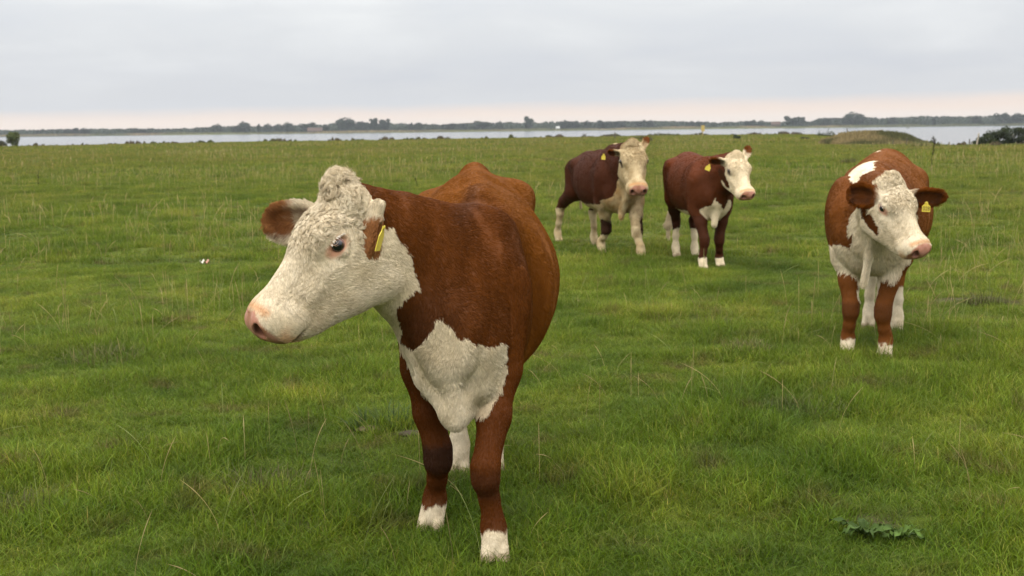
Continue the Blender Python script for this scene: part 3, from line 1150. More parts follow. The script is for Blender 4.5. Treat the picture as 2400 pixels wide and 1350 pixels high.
def stem_bundle(n, x, y, hmin, hmax, r, lean, colf, seg=6):
    """dry flowering stems as curves, with a seed head"""
    k = seg
    h = rng.uniform(hmin, hmax, n)
    la = rng.uniform(0, 6.283, n)
    ln = rng.uniform(0.02, 1.0, n) ** 1.8 * lean
    z = ground_h(x, y)
    s = np.linspace(0, 1, k)
    pts = np.zeros((n, k, 3))
    for i in range(k):
        t = s[i]
        pts[:, i, 0] = x + np.cos(la) * h * ln * t ** 1.6
        pts[:, i, 1] = y + np.sin(la) * h * ln * t ** 1.6
        pts[:, i, 2] = z + h * t * (1 - 0.35 * ln * t)
    prof = np.ones(k) * 0.8
    prof[-3:] = [1.1, 1.7, 0.3]
    rad = np.asarray(r)[:, None] * prof[None]
    return pts, rad, colf(n)


def build_stems():
    def straw(n):
        c = np.array([0.36, 0.28, 0.12]) * rng.uniform(0.55, 1.25, (n, 1))
        g = rng.random((n, 1)) < 0.35
        return np.where(g, np.array([0.20, 0.23, 0.07]) * rng.uniform(0.7, 1.3, (n, 1)), c)
    P = []; R_ = []; Cc = []
    for y0, y1, n, h0, h1, r, ln in ((4.0, 9, 170, 0.12, 0.36, 0.0008, 1.3), (9, 20, 1300, 0.14, 0.42, 0.0011, 0.9), (20, 50, 2600, 0.16, 0.46, 0.0024, 0.6), (50, 140, 2600, 0.22, 0.5, 0.007, 0.5)):
        x, y = wedge_points(y0, y1, n * 3, 0.5)
        w = np.clip(0.32 + 1.5 *  vnoise(np.stack([x, y], 1), 0.5 if y1 < 21 else 0.12, 77), 0.03, 1)
        keep = (rng.random(n * 3) < w) & shore_ok(x, y, -2)
        x, y = x[keep][:n], y[keep][:n]
        p, rr, c = stem_bundle(len(x), x, y, h0, h1, r * rng.uniform(0.7, 1.3, len(x)), ln, straw)
        P.append(p); R_.append(rr); Cc.append(c)
    o = curves_obj('dry_grass_stems', np.concatenate(P), np.concatenate(R_), np.concatenate(Cc), M['straw'])
    tag(o, kind='stuff')


# ---- leafy things made of many small leaf faces
def leaf_cloud(n, blobs, size, seed, base=(0.05, 0.075, 0.025), var=0.35, flat=0.0, edge=True):
    """leaf quads inside overlapping ellipsoids (cx,cy,cz,rx,ry,rz); returns V,F,C"""
    r = np.random.default_rng(seed)
    B = np.array(blobs, float)
    vol = B[:, 3] * B[:, 4] * B[:, 5]
    w = vol ** (2 / 3); w /= w.sum()
    bi = r.choice(len(B), n, p=w)
    d = r.normal(size=(n, 3)); d /= np.linalg.norm(d, axis=1, keepdims=True)
    rad = r.random(n) ** (0.28 if edge else 0.6)
    rad *= 1 + 0.16 * vnoise(d * 2.3 + bi[:, None] * 5.1, 1.0, seed % 50)
    c = B[bi, :3] + d * rad[:, None] * B[bi, 3:6]
    nrm = d + r.normal(0, 0.55, (n, 3)) + np.array([0, 0, 0.3])
    nrm /= np.linalg.norm(nrm, axis=1, keepdims=True)
    tmp = np.cross(nrm, r.normal(size=(n, 3))); tmp /= np.linalg.norm(tmp, axis=1, keepdims=True)
    b2 = np.cross(nrm, tmp)
    s = size * r.uniform(0.6, 1.4, n)[:, None]
    V = np.stack([c - tmp * s * 0.5, c + b2 * s * 0.35, c + tmp * s * 0.5, c - b2 * s * 0.35], 1).reshape(-1, 3)
    F = np.arange(4 * n).reshape(n, 4)
    lum = r.uniform(1 - var, 1 + var, n)
    hue = r.normal(0, 0.10, n)
    bl = r.uniform(0.8, 1.2, len(B))[bi]
    C = np.array(base)[None] * (lum * bl)[:, None] * np.stack([1 + hue, np.ones(n), 1 - hue], 1)
    C = np.repeat(np.clip(C, 0.004, 0.8), 4, 0)
    return V, F, C


def trunk_mesh(h, r0, r1, lean=(0, 0), limbs=4, seed=0):
    r = random.Random(seed)
    V = []; F = []

    def tube(p0, p1, ra, rb, n=7):
        p0 = Vector(p0); p1 = Vector(p1)
        ax = (p1 - p0).normalized()
        a = ax.orthogonal().normalized(); b = ax.cross(a)
        b0 = len(V)
        for p, rr in ((p0, ra), (p1, rb)):
            for i in range(n):
                an = 6.28318 * i / n
                V.append(tuple(p + a * math.cos(an) * rr + b * math.sin(an) * rr))
        for i in range(n):
            j = (i + 1) % n
            F.append((b0 + i, b0 + j, b0 + n + j, b0 + n + i))
    m = (lean[0] * h * 0.5, lean[1] * h * 0.5, h * 0.5)
    top = (lean[0] * h, lean[1] * h, h)
    tube((0, 0, -0.15), m, r0, (r0 + r1) / 2); tube(m, top, (r0 + r1) / 2, r1)
    for i in range(limbs):
        a = r.random() * 6.283; z = h * r.uniform(0.4, 0.8)
        L = h * r.uniform(0.35, 0.6)
        tube((lean[0] * z, lean[1] * z, z), (lean[0] * z + math.cos(a) * L, lean[1] * z + math.sin(a) * L, z + L * 0.7), r1 * 0.8, r1 * 0.25, 5)
    return V, np.array(F)


HAZY_GREEN = (0.022, 0.032, 0.015)


def crown_blobs(kind, seed):
    """unit-height crown, between z 0.12 and 1, about 1 wide"""
    r = random.Random(seed)
    bl = []
    if kind == 'round':
        bl.append((0, 0, 0.55, 0.40, 0.40, 0.38))
        for i in range(9):
            a = r.random() * 6.283
            bl.append((math.cos(a) * 0.30, math.sin(a) * 0.30, r.uniform(0.32, 0.74), r.uniform(0.15, 0.24), r.uniform(0.15, 0.24), r.uniform(0.13, 0.22)))
    elif kind == 'broad':
        for i in range(11):
            a = r.random() * 6.283; q = r.uniform(0.1, 0.42)
            bl.append((math.cos(a) * q, math.sin(a) * q, r.uniform(0.28, 0.78), r.uniform(0.16, 0.26), r.uniform(0.16, 0.26), r.uniform(0.14, 0.22)))
    elif kind == 'tall':
        for i in range(10):
            z = r.uniform(0.22, 0.86)
            q = 0.26 * math.sin(math.pi * (0.18 + z * 0.75))
            a = r.random() * 6.283
            bl.append((math.cos(a) * q, math.sin(a) * q, z, 0.20, 0.20, 0.16))
    else:                       # flat topped
        for i in range(12):
            a = r.random() * 6.283; q = r.uniform(0.0, 0.42)
            bl.append((math.cos(a) * q, math.sin(a) * q, r.uniform(0.5, 0.84), r.uniform(0.13, 0.2), r.uniform(0.13, 0.2), r.uniform(0.10, 0.15)))
        bl.append((0, 0, 0.4, 0.36, 0.36, 0.3))
    return bl


HOR = lambda px: 316.5 - 0.01136 * px


def far_xy(px, Y):
    """bearing in the photograph -> place on the far shore at distance Y"""
    return (px - 1195.8) / 2800.0 * Y * 0.9913, Y


# trees one can tell apart on the far shore: bearing, crown top, width (both in photograph pixels), kind, words
FAR_TREES = [
    (93, 304, 24, 'broad', 'small hazy tree on the far shore nearest the left edge'),
    (165, 300, 34, 'broad', 'low wide hazy tree right of the green shore shrub'),
    (198, 299.5, 26, 'round', 'rounded hazy tree next right of the low wide one on the far left'),
    (330, 300, 40, 'broad', 'broad low hazy tree midway along the left far shore'),
    (510, 290, 28, 'round', 'dark rounded tree at the left start of the taller wood'),
    (548, 295, 22, 'broad', 'small tree between the dark rounded tree and the peaked one'),
    (571, 284, 34, 'round', 'peaked dark tree left of the pair of round trees'),
    (606, 290, 12, 'tall', 'slim pointed pale tree just right of the peaked dark tree'),
    (628, 289, 26, 'round', 'first of two trees crowded right of the slim pointed one'),
    (652, 289, 24, 'round', 'second of two trees crowded right of the slim pointed one'),
    (674, 286, 32, 'round', 'rounded tree left of the reddish farmhouse'),
    (726, 287, 40, 'broad', 'domed tree rising behind the reddish farmhouse'),
    (765, 292, 18, 'round', 'small round tree between the farmhouse and the big dome tree'),
    (808, 274, 52, 'round', 'tallest dome shaped tree on the far shore above the front cow head'),
    (850, 284, 30, 'broad', 'low tree between the big dome tree and the flat topped clump'),
    (876, 276, 30, 'flat', 'left half of the flat topped pale green clump'),
    (902, 277, 28, 'flat', 'right half of the flat topped pale green clump'),
    (963, 287, 12, 'tall', 'small pointed tree right of the flat topped clump'),
    (985, 287, 32, 'broad', 'wide tree right of the small pointed one'),
    (1048, 289, 34, 'broad', 'low wide tree above the hump of the front cow'),
    (1083, 288, 30, 'broad', 'low tree next right of the wide tree above the front cow hump'),
    (1132, 283, 46, 'broad', 'wide dark tree between the cow hump and the tall peaked tree'),
    (1172, 283, 18, 'round', 'small rounded tree just left of the tall peaked tree'),
    (1238, 272, 30, 'tall', 'tall peaked tree in the middle of the far shore'),
    (1325, 281, 34, 'round', 'dark round tree above the small white hut'),
    (1352, 283, 28, 'broad', 'dark tree next right of the one above the white hut'),
    (1376, 282, 22, 'round', 'round tree left of the long even dark clump above the bull'),
    (1410, 282, 36, 'broad', 'left part of the long even dark clump above the bull'),
    (1448, 283, 40, 'broad', 'right part of the long even dark clump above the bull'),
    (1503, 281, 26, 'broad', 'tree above the face of the bull'),
    (1525, 280.5, 22, 'round', 'round tree at the right end of the wood above the bull'),
    (1620, 282.5, 20, 'round', 'left one of two small round trees by the yellow marker pole'),
    (1637, 282.5, 12, 'round', 'right one of two small round trees by the yellow marker pole'),
    (1756, 281, 26, 'broad', 'low tree above the dark red cow'),
    (1784, 281, 16, 'round', 'small round see-through tree left of the large tree pair'),
    (1858, 272, 36, 'broad', 'left tree of the large pair standing clear of the wood'),
    (1876, 271.5, 22, 'flat', 'right tree of the large pair standing clear of the wood'),
    (1928, 277, 34, 'broad', 'low tree between the large pair and the great dome tree'),
    (1998, 262, 52, 'round', 'great dome tree above the right hand cow'),
    (2092, 274, 26, 'round', 'tree rising slightly over the even plantation right of the great dome'),
    (2188, 270, 12, 'tall', 'narrow dark tree sticking out of the even plantation'),
    (2283, 271, 30, 'broad', 'bushy tree above the open water right of the plantation'),
    (2350, 264, 36, 'broad', 'rust tinted tree above the dark willow bush'),
    (2386, 263, 34, 'round', 'dark tree on the far shore nearest the right edge'),
]

# skyline of the continuous wood behind (photograph pixels)
SKYLINE = [(-1300, 304), (-700, 307), (-300, 306), (0, 306.5), (60, 305), (130, 304), (210, 304), (310, 302), (430, 302), (480, 300), (535, 297), (600, 296), (690, 297), (700, 295), (750, 294),
           (790, 291), (830, 288), (920, 290), (1000, 292), (1030, 292), (1100, 290), (1158, 289), (1200, 287), (1255, 288), (1280, 287.5), (1345, 286), (1390, 287),
           (1470, 285), (1545, 284), (1600, 286), (1700, 288), (1740, 285), (1765, 285), (1820, 288), (1845, 285), (1890, 285.5), (1915, 279), (1935, 277.5), (1965, 277), (2020, 275),
           (2050, 277), (2100, 276), (2160, 273), (2250, 274.5), (2290, 272), (2320, 272), (2400, 268), (2700, 266), (3200, 262), (3700, 258)]


def build_far_shore():
    Y0 = FAR_Y + 28
    # wood that reads as one mass
    sx = np.array([p[0] for p in SKYLINE], float); sy = np.array([p[1] for p in SKYLINE], float)
    n = 84000
    px = rng.uniform(-1300, 3700, n)
    Yd = Y0 + 25 + rng.uniform(0, 60, n)
    top = np.interp(px, sx, sy) + 1.6 * vnoise(np.stack([px, 0 * px], 1), 0.07, 3) + 1.2 * vnoise(np.stack([px, 0 * px], 1), 0.2, 5)
    H = np.maximum((HOR(px) - top) / 2800 * Yd + CAM_H, 2.0)
    h = H * (1 - rng.random(n) * 0.98)
    X = (px - 1200) / 2800 * Yd * 1.0085
    c = np.stack([X, Yd, h], 1)
    nr = rng.normal(size=(n, 3)); nr[:, 2] += 0.4; nr /= np.linalg.norm(nr, axis=1, keepdims=True)
    tv = np.cross(nr, rng.normal(size=(n, 3))); tv /= np.linalg.norm(tv, axis=1, keepdims=True)
    bv = np.cross(nr, tv)
    s = rng.uniform(1.2, 2.8, n)[:, None]
    V = np.stack([c - tv * s * .5, c + bv * s * .4, c + tv * s * .5, c - bv * s * .4], 1).reshape(-1, 3)
    lum = rng.uniform(0.65, 1.35, n) * (1 + 0.3 * vnoise(np.stack([px, 0 * px], 1), 0.03, 9))
    C = np.repeat(np.array([[0.027, 0.038, 0.020]]) * lum[:, None], 4, 0)
    # dense inside of the wood: an uneven ridge the leaves sit on
    q = np.arange(-1300, 3701, 3.0)
    ty = np.interp(q, sx, sy) + 1.6 * vnoise(np.stack([q, 0 * q], 1), 0.07, 3) + 1.2 * vnoise(np.stack([q, 0 * q], 1), 0.2, 5)
    R4 = []
    for dy, kz in ((34, 0.0), (36, 0.55), (52, 0.90), (78, 0.86), (86, 0.0)):
        yy = Y0 + dy + 5 * vnoise(np.stack([q, 0 * q + dy], 1), 0.05, 31)
        hh = np.maximum((HOR(q) - ty) / 2800 * yy + CAM_H, 2.0)
        R4.append(np.stack([(q - 1200) / 2800 * yy * 1.0085, yy, hh * kz - (0.5 if kz == 0 else 0)], 1))
    nq = len(q)
    VR = np.concatenate(R4)
    FR = np.concatenate([np.stack([a * nq + np.arange(nq - 1), a * nq + np.arange(1, nq), (a + 1) * nq + np.arange(1, nq), (a + 1) * nq + np.arange(nq - 1)], 1) for a in range(4)])
    CR = np.tile(np.array([[0.024, 0.034, 0.018]]), (len(VR), 1)) * (1 + 0.3 * vnoise(VR, 0.12, 33))[:, None]
    FR = FR + len(V)
    V = np.concatenate([V, VR]); C = np.concatenate([C, CR])
    o = mesh_obj('distant_wood', V, np.concatenate([np.arange(4 * n).reshape(n, 4), FR]), M['leaf'], cols=C)
    tag(o, kind='stuff')
    # reeds and rough grass along the far bank
    n = 26000
    px = rng.uniform(-1300, 3700, n)
    Yd = FAR_Y + 8 + rng.uniform(0, 26, n)
    X = (px - 1200) / 2800 * Yd
    hh = rng.uniform(0.5, 1.9, n) * (1 + 0.5 * vnoise(np.stack([px, 0 * px], 1), 0.02, 11))
    z = ground_h(X, Yd)
    w = rng.uniform(0.5, 1.2, n)
    V = np.stack([np.stack([X - w, Yd, z - 0.2], 1), np.stack([X + w, Yd + rng.uniform(-.5, .5, n), z - 0.2], 1),
                  np.stack([X + w * .6, Yd, z + hh], 1), np.stack([X - w * .6, Yd + rng.uniform(-.5, .5, n), z + hh * rng.uniform(.7, 1, n)], 1)], 1).reshape(-1, 3)
    cc = mixc(np.tile(np.array([0.10, 0.105, 0.045]), (n, 1)), np.array([0.20, 0.155, 0.08]), np.clip(0.4 + 0.9 * vnoise(np.stack([px, 0 * px], 1), 0.012, 13), 0, 1)) * rng.uniform(0.7, 1.3, (n, 1))
    o = mesh_obj('far_reeds', V, np.arange(4 * n).reshape(n, 4), M['leaf'], cols=np.repeat(cc, 4, 0))
    tag(o, kind='stuff')
    # single trees
    protos = {}
    for ki, kind in enumerate(('round', 'broad', 'tall', 'flat')):
        protos[kind] = []
        for v in range(2):
            V, F, C = leaf_cloud(1700, crown_blobs(kind, 5 + v * 7 + ki), 0.095, 100 + ki * 10 + v, HAZY_GREEN, 0.35)
            crown = mesh_obj('crown', V, F, M['leaf'], cols=C, link=False)
            Vt, Ft = trunk_mesh(0.5, 0.030, 0.016, limbs=3, seed=v)
            trunk = mesh_obj('trunk', Vt, Ft, M['bark'], link=False)
            protos[kind].append((crown, trunk))
    for i, (px, top, wd, kind, lab) in enumerate(FAR_TREES):
        x, Y = far_xy(px, Y0 + (i * 37 % 17))
        H = (HOR(px) - top) / 2800 * Y + CAM_H - 0.25
        W = wd / 2800 * Y
        r = empty('tree', (x, Y, 0.15), (i * 1.37) % 6.283)
        tag(r, lab, 'tree', 'trees on the far shore')
        cr, tr = protos[kind][i % 2]
        for src, nm in ((cr, 'crown'), (tr, 'trunk')):
            o = src.copy(); COL.objects.link(o); o.parent = r; o.name = nm
            if nm == 'crown': o.scale = (W / 0.95, W / 0.95, H * 1.04)
            else: o.scale = (H, H, H)
    # buildings
    house(far_xy(738, Y0 - 6), 15.0, 7.0, 2.4, 3.0, 'roof', 'wall', 'low red roofed farmhouse among the trees left of the tallest dome tree', 'farmhouse', 0.12)
    house(far_xy(1818, Y0 - 4), 9.0, 6.0, 3.2, 2.6, 'roof', 'wall', 'small red roofed house among trees left of the large tree pair', 'house', -0.2)
    house(far_xy(1307, FAR_Y + 14), 3.4, 3.0, 2.4, 1.4, 'white', 'white', 'tiny white hut on the far bank below the dark round tree', 'hut', 0.3)


def house(xy, w, d, h, rh, roofm, wallm, label, cat, rz):
    x, y = xy
    z = float(ground_h(np.array([x]), np.array([y]))[0])
    r = empty({'hut': 'white_hut', 'house': 'house', 'farmhouse': 'farmhouse'}[cat], (x, y, z), rz)
    tag(r, label, cat)
    a, b = w / 2, d / 2
    V = [(-a, -b, -0.3), (a, -b, -0.3), (a, b, -0.3), (-a, b, -0.3), (-a, -b, h), (a, -b, h), (a, b, h), (-a, b, h), (-a, 0, h + rh), (a, 0, h + rh)]
    F = [(0, 1, 5, 4), (1, 2, 6, 9, 5), (2, 3, 7, 6), (3, 0, 4, 8, 7)]
    mesh_obj('wall', V, F, M[wallm], r)
    e = 0.35; t = 0.18
    k = rh / b
    V = [(-a - e, -b - e, h - e * k + .05), (a + e, -b - e, h - e * k + .05), (a + e, 0, h + rh + .05), (-a - e, 0, h + rh + .05), (-a - e, b + e, h - e * k + .05), (a + e, b + e, h - e * k + .05)]
    V = V + [(p[0], p[1], p[2] + t) for p in V]
    F = [(0, 1, 2, 3), (3, 2, 5, 4), (6, 9, 8, 7), (9, 10, 11, 8), (0, 6, 7, 1), (4, 5, 11, 10), (1, 7, 8, 2), (2, 8, 11, 5), (0, 3, 9, 6), (3, 4, 10, 9)]
    mesh_obj('roof', V, F, M[roofm], r)
    nw = max(1, int(w // 4))
    for i in range(nw):
        cx = -a + w * (i + 0.5) / nw
        V = [(cx - .5, -b - .03, h * .35), (cx + .5, -b - .03, h * .35), (cx + .5, -b - .03, h * .8), (cx - .5, -b - .03, h * .8)]
        V = V + [(p[0], -b + .02, p[2]) for p in V]
        mesh_obj('window', V, [(0, 1, 2, 3), (0, 4, 5, 1), (1, 5, 6, 2), (2, 6, 7, 3), (3, 7, 4, 0)], M['glass'], r)


def bush(name, loc, blobs, n, size, base, label, cat, seed, group=None, stems=5, h=1.0):
    r = empty(name, loc)
    tag(r, label, cat, group)
    V, F, C = leaf_cloud(n, blobs, size, seed, base, 0.4)
    mesh_obj('foliage', V, F, M['leaf'], r, cols=C)
    rr = random.Random(seed)
    V = []; F = []
    for i in range(stems):
        b = rr.choice(blobs)
        Vt, Ft = trunk_mesh(1.0, 0.02 * h, 0.008 * h, (0, 0), 0, i)
        p0 = Vector((b[0] * 0.5, b[1] * 0.5, 0)); p1 = Vector((b[0], b[1], b[2]))
        b0 = len(V)
        for v in Vt:
            t = v[2]
            V.append((p0.x + (p1.x - p0.x) * t + v[0], p0.y + (p1.y - p0.y) * t + v[1], p1.z * t))
        F += [tuple(int(q) + b0 for q in f) for f in Ft]
    tag(mesh_obj('stems', V, F, M['bark'], r), kind='stuff')
    return r


def gz(x, y):
    return float(ground_h(np.array([x]), np.array([y]))[0])


def at(px, Y):
    """sideways position of something standing on the meadow, from its bearing"""
    depth = Y * 0.9913 + 0.21
    return (px - 1200 + 0.01126 * 2800 * (0.1317 * Y - 1.587) / depth) / 2800.0 * depth


def post(px, Y, h, r, label, lean=0.0, mat='post', grp='fence posts along the lake shore'):
    x = at(px, Y)
    n = 7
    V = []; F = []
    rr = random.Random(int(px))
    for k, (z, q) in enumerate(((-0.2, 1.05), (h * 0.5, 1.0), (h - 0.03, 0.95), (h, 0.75))):
        for i in range(n):
            a = 6.283 * i / n
            V.append((math.cos(a) * r * q * (1 + 0.12 * rr.uniform(-1, 1)) + lean * z, math.sin(a) * r * q, z + (0.02 * math.cos(a) if k == 3 else 0)))
    for k in range(3):
        for i in range(n):
            j = (i + 1) % n
            F.append((k * n + i, k * n + j, (k + 1) * n + j, (k + 1) * n + i))
    F.append(tuple(range(3 * n, 4 * n)))
    o = mesh_obj('fence_post', V, F, M[mat])
    o.location = (x, Y, gz(x, Y))
    tag(o, label, 'fence post', grp)
    return o


def stalk_plant(px, Y, h, label, lean=0.1, heads=5, col=(0.05, 0.035, 0.02), name='dead_stalk', seed=1, r=0.012):
    """dead dock / thistle: stem plus side branches with seed clusters"""
    x = at(px, Y)
    root = empty(name, (x, Y, gz(x, Y)))
    tag(root, label, 'weed')
    rr = random.Random(seed)
    V = []; F = []

    def tube(p0, p1, ra, rb, n=6):
        p0 = Vector(p0); p1 = Vector(p1)
        ax = (p1 - p0).normalized(); a = ax.orthogonal().normalized(); b = ax.cross(a); b0 = len(V)
        for p, q in ((p0, ra), (p1, rb)):
            for i in range(n):
                an = 6.28318 * i / n
                V.append(tuple(p + a * math.cos(an) * q + b * math.sin(an) * q))
        for i in range(n):
            j = (i + 1) % n
            F.append((b0 + i, b0 + j, b0 + n + j, b0 + n + i))
    pts = [Vector((lean * h * t * t + rr.uniform(-.01, .01), 0, h * t)) for t in np.linspace(0, 1, 6)]
    for i in range(5): tube(pts[i], pts[i + 1], r * (1 - i * .13), r * (1 - (i + 1) * .13))
    tips = []
    for i in range(heads):
        t = rr.uniform(0.45, 1.0)
        p = Vector((lean * h * t * t, 0, h * t))
        a = rr.random() * 6.283; L = h * rr.uniform(0.08, 0.2)
        q = p + Vector((math.cos(a) * L * .45, math.sin(a) * L * .45, L))
        tube(p, q, r * .5, r * .3, 5)
        tips.append((p, q))
    mesh_obj('stem', V, np.array(F), M['leaf'], root, cols=np.tile(np.array([col]), (len(V), 1)))
    bl = [(q.x, q.y, q.z, h * .03, h * .03, h * .06) for p, q in tips] + [((p.x + q.x) / 2, (p.y + q.y) / 2, (p.z + q.z) / 2, h * .025, h * .025, h * .05) for p, q in tips] + [(lean * h, 0, h * .97, h * .025, h * .025, h * .07)]
    V2, F2, C2 = leaf_cloud(40 * heads, bl, h * 0.03, seed, col, 0.4)
    tag(mesh_obj('seed_head', V2, F2, M['leaf'], root, cols=C2), kind='stuff')
    return root


def tussock(px, Y, h, w, label, base, seed, group=None, name='grass_tussock', cat='tussock'):
    """clump of long rough grass: many arching blades"""
    x = at(px, Y)
    r = np.random.default_rng(seed)
    n = int(150 + 260 * w)
    a = r.uniform(0, 6.283, n); q = w * 0.5 * np.sqrt(r.random(n)) * 0.95
    bx, by = np.cos(a) * q, np.sin(a) * q
    L = h * r.uniform(0.30, 1.05, n) * (1 - 0.35 * q / (w * 0.5))
    out = r.uniform(0.05, 0.9, n)
    a2 = a + r.normal(0, 1.3, n)
    wd = h * r.uniform(0.008, 0.020, n)
    px_, py_ = -np.sin(a2), np.cos(a2)
    V = []; C = []
    lum = r.uniform(0.6, 1.4, n)
    gm = np.clip(r.normal(0.30, 0.35, n), 0, 1)
    for k in range(4):
        t = k / 3
        cx = bx + np.cos(a2) * L * out * t ** 1.7; cy = by + np.sin(a2) * L * out * t ** 1.7
        cz = L * t * (1 - 0.45 * out * t) - 0.02
        ww = wd * (1 - t ** 1.5) + 0.0004
        V.append(np.stack([cx - px_ * ww, cy - py_ * ww, cz], 1)); V.append(np.stack([cx + px_ * ww, cy + py_ * ww, cz], 1))
        for _ in range(2): C.append(mixc(np.tile(np.array(base), (n, 1)), np.array([0.085, 0.120, 0.014]), gm) * (lum * (0.7 + 0.4 * t))[:, None])
    V = np.stack(V, 1).reshape(-1, 3); C = np.stack(C, 1).reshape(-1, 3)
    i = np.arange(n)[:, None] * 8
    F = np.concatenate([i + np.array([[2 * k, 2 * k + 1, 2 * k + 3, 2 * k + 2]]) for k in range(3)])
    o = mesh_obj(name, V, F, M['straw'], cols=C)
    o.location = (x, Y, gz(x, Y))
    tag(o, label, cat, group)
    return o


def dock(x, y, n, size, label, seed, base=(0.075, 0.125, 0.045)):
    """rosette of broad leaves, each leaf its own part"""
    root = empty('dock_plant', (x, y, gz(x, y)))
    tag(root, label, 'plant')
    r = random.Random(seed)
    for i in range(n):
        a = 6.283 * i / n + r.uniform(-.4, .4); L = size * r.uniform(0.7, 1.2); W = L * r.uniform(0.15, 0.23)
        up = r.uniform(0.35, 0.95)
        V = []; F = []; C = []
        ks = 7
        lum = r.uniform(0.75, 1.25)
        for k in range(ks):
            t = k / (ks - 1)
            w = W * math.sin(math.pi * min(1, 0.08 + t * 0.92)) ** 0.8 * 0.5
            d = L * t * (0.95 - 0.15 * up); z = L * up * (t - 0.72 * t * t) + 0.012
            cx, cy = math.cos(a) * d, math.sin(a) * d
            sx, sy = -math.sin(a) * w, math.cos(a) * w
            rip = 0.010 * math.sin(t * 14 + i)
            V += [(cx + sx, cy + sy, z + w * 0.35 + rip), (cx, cy, z), (cx - sx, cy - sy, z + w * 0.35 - rip)]
            g = lum * (0.85 + 0.25 * t)
            C += [[c * g for c in base], [c * g * 1.35 for c in base], [c * g for c in base]]
        for k in range(ks - 1):
            b = k * 3
            F += [(b, b + 1, b + 4, b + 3), (b + 1, b + 2, b + 5, b + 4)]
        mesh_obj('leaf', V, np.array(F), M['leaf'], root, smooth=True, cols=np.array(C))


